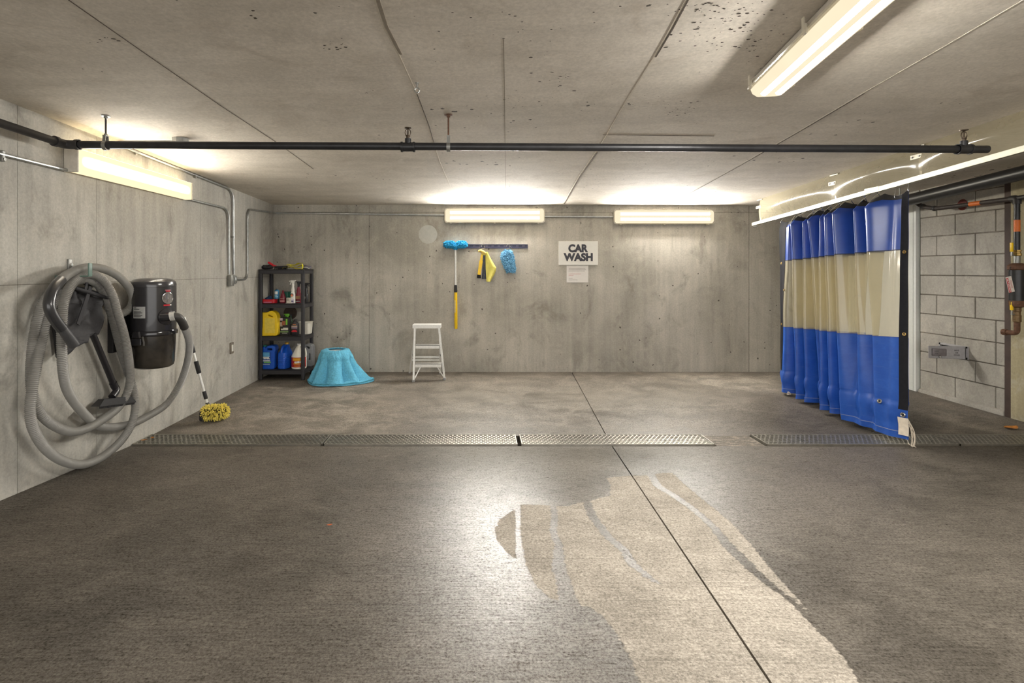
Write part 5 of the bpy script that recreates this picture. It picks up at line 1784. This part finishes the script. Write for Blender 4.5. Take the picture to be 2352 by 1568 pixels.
MB().grid(lambda u, v: (n0.x + W_ * u, DB - 0.004 - 0.003 * math.sin(u * 5 + v * 3), n1.z + H_ * v), 14, 10).build('paper', pm('paper', S(232, 228, 222), 0.6, var=0.03), nt)
MB().grid(lambda u, v: (n0.x - 0.004 + (W_ + 0.008) * u, DB - 0.008 - 0.003 * math.sin(u * 5 + v * 3) - 0.002 * math.sin(u * 9 + v * 13), n1.z - 0.004 + (H_ + 0.008) * v), 24, 16).build('sleeve', clear_plastic('sleeve', tint=(1, 1, 1, 1), fac=0.01, rough=0.15, ior=1.18, edge=0.02), nt)
for y, x0, x1, c in ((616, 1306, 1344, 0), (619.2, 1306, 1345.5, 0), (622.4, 1306, 1343, 0), (629, 1306, 1334, 1), (632.2, 1306, 1317, 1), (639, 1306, 1315, 0), (642.4, 1306, 1326, 0)):
    q0, q1 = P(x0, y, DB), P(x1, y, DB)
    MB().box(((q0.x + q1.x) / 2, DB - 0.0078, q0.z), (q1.x - q0.x, 0.0006, 0.0045)).build('text_line', pm('notice_pink', S(214, 168, 166), 0.6) if c else pm('notice_grey', S(160, 154, 150), 0.6), nt, smooth=0)

# ------------------------------------------------------------------ curtain rail, header sheet, curtain
RA = P(1730, 512, 6.3)
RBd = 3.076
RB = P(2352, 336, RBd)
rdir = (RB - RA) / (RB.y - RA.y)


def rail_pt(d):
    return RA + rdir * (d - RA.y)


rl = thing('curtain_rail', 'pale metal curtain rail hung under the ceiling above the blue curtain', 'rail', rail_pt(4.5))
e0, e1 = rail_pt(6.3), rail_pt(0.6)
M_rail = pm('rail_steel', S(188, 184, 168), 0.4, 0.6, var=0.08)
b = MB()
b.bar(e0, e1, 0.034, 0.004)
for s in (-1, 1):
    off = Vector((s * 0.016, 0, -0.016))
    b.bar(e0 + off, e1 + off, 0.003, 0.034)
    off2 = Vector((s * 0.011, 0, -0.033))
    b.bar(e0 + off2, e1 + off2, 0.010, 0.003)
b.build('channel', M_rail, rl, smooth=0)
q = rail_pt(F * 3.29 / (2013 - CX))
MB().rbox(q + Vector((0, 0, -0.012)), (0.044, 0.16, 0.046), 0.003, 1).build('splice', M_rail, rl)
for k in range(3):
    q = rail_pt(6.28 - 0.03 * k) + Vector((0, 0, -0.045))
    MB().tube([q + Vector((0.012 * math.sin(a), 0, 0.012 * math.cos(a))) for a in [2 * PI * j / 12 for j in range(11)]], 0.0028, 6).build('hook', M_chrome, rl)

clampd = [6.12, F * 3.32 / (1927 - CX), F * 3.26 / (2115 - CX), 3.25 * 0 + 2.9, 2.1, 1.4]


def hdr(d, v):
    p = rail_pt(d)
    zc_ = ceil_z(p.x, d) - 0.002
    z0 = p.z + 0.002
    ds = sorted(clampd, reverse=True)
    tt = 0.0
    for a_, c_ in zip(ds, ds[1:]):
        if c_ <= d <= a_:
            tt = math.sin(PI * (a_ - d) / (a_ - c_))
    bulge = 0.018 * math.sin(PI * v) + tt * (0.055 * math.sin(PI * min(1, v * 1.0)) ** 1.3)
    return Vector((p.x - bulge - 0.012 * (1 - v), d, z0 + (zc_ - z0) * v))


hs = thing('header_sheet', 'clear vinyl sheet closing the gap between curtain rail and ceiling', 'vinyl sheet', rail_pt(4.5))
M_vinyl = clear_plastic('vinyl_header', tint=(0.93, 0.90, 0.80, 1), c=S(176, 167, 142), fac=0.42, rough=0.16)
MB().grid(lambda u, v: hdr(6.12 - 5.3 * u, v), 150, 16).build('sheet', M_vinyl, hs, smooth=80)
for d in clampd[:4]:
    c0 = hdr(d, 0.62)
    MB().rbox(c0 + Vector((-0.006, 0, 0.0)), (0.008, 0.10, 0.034), 0.002, 1).build('clamp_plate', M_rail, hs)
    for s in (-1, 1):
        MB().cyl(c0 + Vector((-0.016, s * 0.03, 0)), c0 + Vector((-0.008, s * 0.03, 0)), 0.007, n=10).build('bolt', M_galv_d, hs)
    MB().rbox(hdr(d, 0.96) + Vector((-0.008, 0, 0.0)), (0.012, 0.11, 0.012), 0.002, 1).build('top_clip', M_rail, hs)
    MB().bar(hdr(d, 0.02) + Vector((-0.004, -0.03, 0)), hdr(d, 0.6) + Vector((-0.004, -0.03, 0)), 0.003, 0.02, up=(0, 1, 0)).build('seam_strip', clear_plastic('vinyl_seam', fac=0.5, c=S(206, 196, 168)), hs, smooth=0)

# curtain: (depth at top, offset at top, depth at bottom, offset at bottom); offset is towards the room
folds = [(5.62, 0.028, 5.53, 0.055)]
ridges = [(5.40, .038, 5.40, .10), (5.21, .085, 5.13, .11), (5.06, .070, 5.00, .10), (4.93, .085, 4.88, .05), (4.80, .070, 4.73, .12), (4.68, .085, 4.62, .11),
          (4.50, .110, 4.42, .13), (4.33, .075, 4.24, .10), (4.20, .075, 4.09, .09)]
vals = [(5.34, -.05, 5.26, -.06), (5.13, -.05, 5.06, -.04), (4.99, -.05, 4.94, -.02), (4.86, -.05, 4.80, -.03), (4.74, -.05, 4.67, -.02), (4.58, -.06, 4.52, -.05), (4.41, -.05, 4.32, .09), (4.26, -.05, 4.16, .075)]
for i, r_ in enumerate(ridges):
    folds.append(r_)
    if i < len(vals):
        folds.append(vals[i])
folds.append((4.05, 0.01, 3.99, 0.07))
folds.append((3.93, 0.00, 3.88, 0.03))
FA, FB = 2.0, 1.45
folds = [(a_, b_ * (FA if b_ > 0 else 1.9), c_, e_ * (FB if e_ > 0 else 2.2)) for a_, b_, c_, e_ in folds]
NF = len(folds)


def z_top(d):
    return rail_pt(d).z - 0.075


def lerp_d(d, dl, zl_, dr, zr_):
    return zl_ + (zr_ - zl_) * (dl - d) / (dl - dr)


def cur(u, w):
    """u along the curtain 0..1 (far to near), w 0 top .. 1 hem"""
    s = u * (NF - 1)
    i = min(int(s), NF - 2)
    t_ = s - i
    ts = 0.5 - 0.5 * math.cos(PI * t_)
    k = max(w, 0.0) ** 0.9
    f0, f1 = folds[i], folds[i + 1]
    dt = f0[0] + (f1[0] - f0[0]) * t_
    ot = f0[1] + (f1[1] - f0[1]) * ts
    db = f0[2] + (f1[2] - f0[2]) * t_
    ob = f0[3] + (f1[3] - f0[3]) * ts
    d = dt + (db - dt) * k
    o = ot + (ob - ot) * k
    o += 0.010 * noise.noise(Vector((u * 14, w * 3.2, 1.0))) + 0.006 * noise.noise(Vector((u * 40, w * 5.0, 7.0)))
    top_damp = min(1.0, w / 0.05)
    o *= 0.55 + 0.45 * top_damp
    p = rail_pt(d)
    sag = 0.035 * (abs(math.sin(u * PI * 13)) ** 0.8) * max(0, 1 - w / 0.06)
    zt = z_top(dt) - sag
    zb = 0.045
    z1 = lerp_d(dt, 5.62, 1.405, 3.93, 1.470)
    z2 = lerp_d(dt, 5.62, 0.705, 3.93, 0.800)
    z3 = lerp_d(dt, 5.62, 0.27, 3.93, 0.330)
    if w < 0.25:
        z = zt + (z1 - zt) * (w / 0.25)
    elif w < 0.6:
        z = z1 + (z2 - z1) * ((w - 0.25) / 0.35)
    elif w < 0.85:
        z = z2 + (z3 - z2) * ((w - 0.6) / 0.25)
    else:
        z = z3 + (zb - z3) * ((w - 0.85) / 0.15)
    if w > 0.85:
        q_ = (w - 0.85) / 0.15
        o += 0.010 * math.sin(PI * min(1, q_ * 1.6)) + 0.012 * noise.noise(Vector((u * 25, q_ * 2, 3)))
        o -= 0.012 * math.exp(-(q_ / 0.06) ** 2)
    return Vector((p.x - o, d, z))


M_cblue = pm('curtain_blue', S(34, 68, 148), 0.34, var=0.10, scale=14, spec=0.6)


def curtain_blue_low():
    g = G('curtain_blue_worn')
    p = g.n('TexCoord').outputs['Object']
    n1_ = g.noise(p, 9.0, 6, 0.7)
    n2_ = g.noise(p, 70.0, 4, 0.8)
    n3_ = g.noise(g.pos(2, 2, 14), 3.0, 5, 0.7)
    c = g.mix(g.mr(n1_, 0.4, 0.65), S(26, 74, 158), S(38, 86, 172))
    c = g.mix(g.mr(n3_, 0.55, 0.75, 0, 0.35), c, S(78, 104, 172))
    c = g.mix(g.mr(n2_, 0.68, 0.78, 0, 0.55), c, S(150, 160, 198))
    b_ = g.n('BsdfPrincipled', Base_Color=c, Roughness=0.38)
    return g.done(b_)


M_cblue2 = curtain_blue_low()
M_cvinyl = clear_plastic('vinyl_window', tint=(0.93, 0.90, 0.80, 1), c=S(214, 206, 180), fac=0.22, rough=0.12)
cu_t = thing('wash_curtain', 'blue wash bay curtain with clear vinyl window band hanging from the rail', 'curtain', (rail_pt(4.7).x, 4.7, 0.045))


def cpart(name, u0, u1, w0, w1, nu, nw, mat, off=0.0, **kw):
    return MB().grid(lambda a_, b_: cur(u0 + (u1 - u0) * a_, w0 + (w1 - w0) * b_) - Vector((off, off * 0.4, 0)), nu, nw).build(name, mat, cu_t, smooth=80, **kw)


cpart('upper_band', 0, 1, 0.0, 0.252, 330, 26, M_cblue)
cpart('clear_window', 0, 1, 0.25, 0.60, 330, 36, M_cvinyl, label='clear yellowed vinyl window')
cpart('lower_band', 0, 1, 0.598, 0.85, 330, 26, M_cblue2)
cpart('hem_skirt', 0, 1, 0.85, 1.0, 330, 18, M_cblue2)
cpart('top_tape', 0, 1, -0.002, 0.026, 330, 3, M_blackm, 0.003, label='black top tape')
cpart('seam', 0, 1, 0.2495, 0.2535, 330, 2, pm('seam_dark', S(40, 44, 66), 0.6), 0.002)
cpart('seam', 0, 1, 0.597, 0.600, 330, 2, pm('seam_blue', S(30, 60, 140), 0.6), 0.002)
cpart('seam', 0, 1, 0.972, 0.975, 330, 2, pm('seam_stitch', S(120, 130, 170), 0.7), 0.002)
M_trim = pm('trim_black', S(34, 34, 38), 0.8, spec=0.08)
cpart('edge_trim', 0.0, 0.040, -0.002, 0.86, 5, 40, M_trim, 0.004, label='black edge tape at the far side')
cpart('edge_trim', 0.974, 1.0, -0.002, 0.885, 6, 40, M_trim, 0.004, label='black edge tape at the near side')


def grommet(u, w, r=0.013):
    p = cur(u, w)
    pu = (cur(min(1, u + 0.004), w) - cur(max(0, u - 0.004), w)).normalized()
    pw = (cur(u, max(0, w - 0.01)) - cur(u, w + 0.01)).normalized()
    n = pu.cross(pw)
    if n.x > 0:
        n = -n
    n.normalize()
    q_ = p + n * 0.006
    a1 = pw - n * pw.dot(n)
    a1.normalize()
    a2 = n.cross(a1)
    MB().tube([q_ + (a1 * math.cos(a) + a2 * math.sin(a)) * r * 0.72 for a in [2 * PI * k / 18 for k in range(19)]], r * 0.34, 8, False).build('grommet', M_brass if r < 0.014 else M_chrome, cu_t)
    MB().cyl(q_ - n * 0.001, q_ + n * 0.0005, r * 0.5, n=12).build('grommet_eye', M_blackm, cu_t)


grommet(0.987, 0.262)
grommet(0.987, 0.585)
grommet(0.010, 0.262)
grommet(0.010, 0.585)
grommet(0.045, 0.405, 0.010)
grommet(0.915, 0.868, 0.018)
grommet(0.985, 0.905, 0.018)
# hooks: ball-bearing wire hooks from rail to top tape
for i, f_ in enumerate(folds):
    if i in (0, NF - 1) or i % 1 == 0:
        u = i / (NF - 1)
        p = cur(u, 0.004)
        t0 = rail_pt(p.y) + Vector((0, 0, -0.034))
        MB().tube(catmull([t0, t0.lerp(p, 0.5) + Vector((-0.006, 0, 0)), p + Vector((-0.008, 0, -0.004)), p + Vector((0.002, 0, -0.016)), p + Vector((0.008, 0, -0.002))], 0.006), 0.0028, 6).build('curtain_hook', M_chrome, cu_t)
# torn canvas strip and loose threads at the near corner
M_canvas = pm('canvas', S(214, 202, 184), 0.9, var=0.1)
MB().grid(lambda a_, b_: cur(0.972 + 0.028 * a_, 0.915 + 0.07 * b_) - Vector((0.008 + 0.008 * math.sin(PI * a_), 0.008, 0)), 8, 16).build('canvas_patch', M_canvas, cu_t, label='frayed cream canvas patch')
rnd = random.Random(8)
b = MB()
for k in range(9):
    p = cur(1.0, 0.915 + 0.03 * rnd.random())
    out_ = Vector((0.01 + 0.03 * rnd.random(), -0.03 * rnd.random() - 0.005, 0))
    b.tube(catmull([p, p + out_ + Vector((0, 0, -0.08)), p + out_ * 1.1 + Vector((0, 0, -0.16)), p + out_ * 0.7 + Vector((0, 0, -0.20 - 0.03 * rnd.random()))], 0.02), 0.0022, 5)
b.build('loose_threads', M_canvas, cu_t, kind='stuff')
p = cur(0.99, 0.995)
MB().tube(catmull([p, p + Vector((0.002, -0.01, -0.012)), p + Vector((-0.03, -0.06, -0.026)), p + Vector((-0.028, -0.12, -0.028))], 0.01), 0.0018, 5).build('thread', M_canvas, cu_t)
for u in (0.065, 0.20):
    p = cur(u, 0.99)
    b = MB()
    for k in range(4):
        b.tube(catmull([p, p + Vector((-0.012 + 0.01 * k, -0.01, -0.012)), p + Vector((-0.02 + 0.012 * k, -0.02, -0.026)), p + Vector((0.0, -0.03, -0.020))], 0.006), 0.0022, 5)
    b.build('tie_string', M_canvas, cu_t)

# ------------------------------------------------------------------ services on the right wall
XPp = 4.42
pA, pB = P(2098, 457, F * XPp / (2098 - CX)), P(2352, 396, F * XPp / (2352 - CX))
dr_ = (pB - pA) / (pB.y - pA.y)
pA2, pB2 = pA + dr_ * 0.9, pA + dr_ * (0.3 - pA.y)
t = thing('large_pipe', 'thick black pipe running along the right wall under the ceiling', 'pipe', pA)
MB().tube([pA2, pB2], 0.058, 24).build('run', M_iron, t)
for dd in (5.45, 3.6):
    c = pA + dr_ * (dd - pA.y)
    zt = ceil_z(c.x, dd)
    hb_ = MB().cyl((c.x, dd, c.z + 0.055), (c.x, dd, zt), 0.006, n=8)
    hb_.tube([(c.x + 0.063 * math.cos(a), dd, c.z + 0.063 * math.sin(a)) for a in [2 * PI * k / 24 for k in range(25)]], 0.005, 6, False)
    hb_.build('hanger', M_galv_d, t)
# branch pipe with orange labels
XB = 4.60
bpx = [(2098, 462), (2120, 474), (2150, 479), (2240, 468), (2290, 461), (2336, 455)]
bq = [P(x, y, F * XB / (x - CX)) for x, y in bpx]
t = thing('branch_pipe', 'thin dark pipe with orange labels crossing the block wall and dropping to valves', 'pipe', bq[3])
run = [bq[1], bq[2], bq[-1]]
MB().tube(bend_path([bq[0], bq[1] + Vector((0, 0, -0.004)), bq[2], bq[-1]], 0.05, 6), 0.0205, 16).build('run', pm('pipe_brown', S(54, 46, 44), 0.6, 0.1, var=0.3), t)
for a_ in (bq[1], bq[2].lerp(bq[1], 0.1)):
    MB().sphere(a_, 0.028, 8).build('elbow', M_iron2, t)
lp = bq[2].lerp(bq[-1], 0.46)
lp2 = bq[2].lerp(bq[-1], 0.60)
MB().cyl(lp, lp2, 0.0212, n=16).build('pipe_label', M_orange, t, label='orange pipe label')
corner_ = bq[-1]
vx, vd = corner_.x, corner_.y
zv = lambda y: zl(y, vd)
MB().tube(bend_path([corner_ + (bq[2] - corner_).normalized() * 0.05, corner_, corner_ + Vector((0, 0, -0.05))], 0.04, 6), 0.028, 16).build('elbow', M_iron2, t)
MB().cyl(corner_, corner_ + Vector((0, -1.2, 0.03)), 0.02, n=14).build('run', M_iron2, t)
MB().cyl((vx, vd, zv(462)), (vx, vd, zv(576)), 0.0205, n=18).build('drop', M_iron, t)
MB().cyl((vx, vd, zv(505)), (vx, vd, zv(532)), 0.0212, n=18).build('pipe_label', M_orange, t, label='orange pipe label')
MB().lathe([(0.026, zv(588)), (0.029, zv(586)), (0.029, zv(582)), (0.024, zv(581)), (0.024, zv(578)), (0.028, zv(577)), (0.028, zv(574))], 8, Matrix.Translation((vx, vd, 0))).build('ball_valve', M_brass, t, smooth=0)
MB().lathe([(0.022, zv(606)), (0.022, zv(588))], 14, Matrix.Translation((vx, vd, 0))).build('nipple', M_galv_d, t)
MB().lathe([(0.05, zv(620)), (0.062, zv(618)), (0.062, zv(610)), (0.045, zv(606)), (0.03, zv(604))], 24, Matrix.Translation((vx, vd, 0))).build('flange', M_rust, t)
MB().lathe([(0.052, zv(690)), (0.052, zv(620))], 26, Matrix.Translation((vx, vd, 0))).build('body', M_iron, t)
MB().lathe([(0.028, zv(706)), (0.048, zv(704)), (0.054, zv(700)), (0.054, zv(692)), (0.05, zv(690))], 24, Matrix.Translation((vx, vd, 0))).build('flange', M_rust, t)
MB().lathe([(0.022, zv(740)), (0.028, zv(738)), (0.028, zv(724)), (0.024, zv(722)), (0.024, zv(716)), (0.028, zv(714)), (0.028, zv(706))], 10, Matrix.Translation((vx, vd, 0))).build('ball_valve', pm('brass_dull', S(120, 98, 70), 0.55, 0.6, var=0.3), t, smooth=0)
MB().tube(bend_path([(vx, vd, zv(735)), (vx, vd, zv(765)), (vx - 0.02, vd + 0.09, zv(765))], 0.03, 6), 0.021, 14).build('outlet', M_rust, t)
MB().cyl((vx - 0.016, vd + 0.07, zv(765)), (vx - 0.022, vd + 0.10, zv(765)), 0.027, n=8).build('plug', M_rust, t)
for y0, y1, yh in ((557, 578, 586), (692, 712, 722)):
    hq = P(2324, 0, vd)
    x = hq.x
    MB().cyl((vx - 0.02, vd, zv(yh)), (x + 0.004, vd, zv(yh)), 0.006, n=8).box((x, vd, zv(yh - 3)), (0.008, 0.012, 0.03)).build('valve_stem', M_galv_d, t)
    MB().rbox((x - 0.002, vd, (zv(y0) + zv(y1)) / 2), (0.014, 0.022, zv(y0) - zv(y1)), 0.004, 2).build('valve_handle', M_yellow, t)

tg = P(2320, 653, vd - 0.03)
t = thing('inspection_tag', 'white and red inspection tag hanging by the valves', 'tag', tg)
TM = Matrix.Translation(tg) @ Matrix.Rotation(math.radians(-13), 4, 'Y')
MB().rbox((0, 0, 0), (0.052, 0.002, 0.135), 0.0008, 1, TM).build('card', pm('tag_white', S(226, 218, 210), 0.5, var=0.03), t)
MB().box((-0.014, -0.0016, -0.004), (0.018, 0.001, 0.125), TM).build('red_band', M_red, t, smooth=0)
MB().mesh(text_mesh('INSPECTION & TEST', 0.009, 0.115, 0.0004, 0.0003), TM @ Matrix.Translation((-0.014, -0.0024, -0.004)) @ RX @ Matrix.Rotation(PI / 2, 4, 'Z')).build('lettering', M_wink, t, smooth=0)
for dx in (0.006, 0.014):
    MB().box((dx, -0.0014, 0.0), (0.003, 0.001, 0.07), TM).build('print_line', pm('notice_red', S(196, 130, 130), 0.6), t, smooth=0)
tt_ = TM @ Vector((0, 0, 0.06))
MB().tube([tt_, tt_ + Vector((0.012, 0.01, 0.05)), Vector((vx - 0.04, vd, zv(606)))], 0.0018, 6).build('chain', M_iron2, t)

# red paint mark box behind branch pipe (pipe penetration patch)
q = P(2212, 470, F * XR / (2212 - CX))
MB().lathe([(0.05, -0.006), (0.055, 0.0), (0.05, 0.004)], 14, Matrix.Translation((XR - 0.006, q.y, q.z)) @ Matrix.Rotation(PI / 2, 4, 'Y')).build('red_paint_patch', pm('paint_red', S(108, 52, 48), 0.8, var=0.3), wr)

# hydrant box in the block wall
hA, hB = P(2162, 785, F * XR / (2162 - CX)), P(2225, 0, F * XR / (2225 - CX))
hd0, hd1 = F * XR / (2160 - CX), F * XR / (2226 - CX)          # far, near depths
hz0 = 1.31 - (826 - CY) / F * hd1
hz1 = 1.31 - (786 - CY) / F * hd0
t = thing('hydrant_box', 'grey metal hose box with a half open lid in the block wall', 'wall box', (XR, (hd0 + hd1) / 2, hz0))
M_box = pm('box_metal', S(172, 170, 172), 0.5, 0.3, var=0.1, scale=40)
fb = MB()
dm, hm, zm = (hd0 + hd1) / 2, hd0 - hd1, (hz0 + hz1) / 2
for d in (hd0 - 0.008, hd1 + 0.008):
    fb.box((XR - 0.008, d, zm), (0.018, 0.018, hz1 - hz0))
for z in (hz0 + 0.008, hz1 - 0.008):
    fb.box((XR - 0.008, dm, z), (0.018, hm, 0.018))
fb.build('frame', M_box, t, smooth=0)
MB().box((XR - 0.002, dm, zm), (0.004, hm - 0.03, hz1 - hz0 - 0.03)).build('recess', M_blackm, t, smooth=0)
l0 = P(2214, 824, F * (XR - 0.015) / (2214 - CX))
hinge = Vector((XR - 0.02, hd1 + 0.022, 0))
LD = Vector((-1.0, 0.16, 0)).normalized()      # lid swings out from the near hinge, far end towards the room
Ll = 0.315
lz0, lz1 = 0.450, 0.572
fd = frame(hinge + LD * Ll / 2 + Vector((0, 0, (lz0 + lz1) / 2)), -LD, (0, 0, 1))
if (fd.to_3x3() @ Vector((0, 0, 1))).y > 0:
    fd = fd @ Matrix.Rotation(PI, 4, 'Y')
hl = lz1 - lz0
lid = MB().rbox((0, 0, 0), (Ll, hl, 0.008), 0.002, 1, fd).build('lid', M_box, t)
MB().rbox((-Ll * 0.22, 0.0, 0.010), (Ll * 0.40, hl * 0.58, 0.016), 0.008, 2, fd).build('lid_cover', pm('box_metal_dark', S(134, 128, 130), 0.5, 0.4), lid)
MB().sphere((-Ll * 0.20, -hl * 0.36, 0.012), 0.011, 8, fd).build('lock_knob', M_chrome, lid)
MI = pm('stamp_dark', S(96, 92, 94), 0.6)
for i, (tx, x, y) in enumerate((('HOT', 0.27, 0.17), ('OR', 0.27, -0.02), ('COLD', 0.27, -0.2))):
    MB().mesh(text_mesh(tx, 0.013, None, 0.0006, 0.0004), fd @ Matrix.Translation((Ll * x, hl * y, 0.0048))).build('lettering', MI, lid, smooth=0)
for tx, x, y in (('HOT', -0.30, 0.08), ('OR', -0.30, -0.10)):
    MB().mesh(text_mesh(tx, 0.013, None, 0.0006, 0.0004), fd @ Matrix.Translation((Ll * x, hl * y, 0.0190))).build('lettering', MI, lid, smooth=0)

# ------------------------------------------------------------------ litter: leaves by the drain, orange scrap
M_leaf = pm('leaf_brown', S(176, 116, 50), 0.8, var=0.3)


def leaf(label, p, s, a, mat=M_leaf):
    o = MB().grid(lambda u, v: ((u - 0.5) * s, (v - 0.5) * s * 0.55 * math.sin(PI * min(max(u, 0.04), 0.96)), 0.006 + 0.25 * s * (u - 0.5) ** 2 + 0.1 * s * abs(v - 0.5)), 9, 5).build('dry_leaf', mat, None, smooth=60)
    o.location = p
    o.rotation_euler = (0, 0, a)
    tag(o, label, 'leaf', 'dry leaves on the floor')
    return o


q = PF(300, 1016)
leaf('dry brown leaf nearest the left wall beside the drain', (XL + 0.05, q.y, 0.012), 0.05, 0.4)
leaf('dry brown leaf on the end of the left drain grate', (XL + 0.085, q.y + 0.05, 0.013), 0.045, 2.2)
q = PF(2322, 985)
leaf('dry brown leaf at the foot of the right wall', (q.x, q.y, floor_z(0, q.y) + 0.002), 0.14, 0.2)
q = PF(757, 1209)
leaf('tiny orange scrap on the wet floor', (q.x, q.y, floor_z(0, q.y) + 0.002), 0.028, 0.3, pm('scrap_orange', S(170, 84, 40), 0.8))
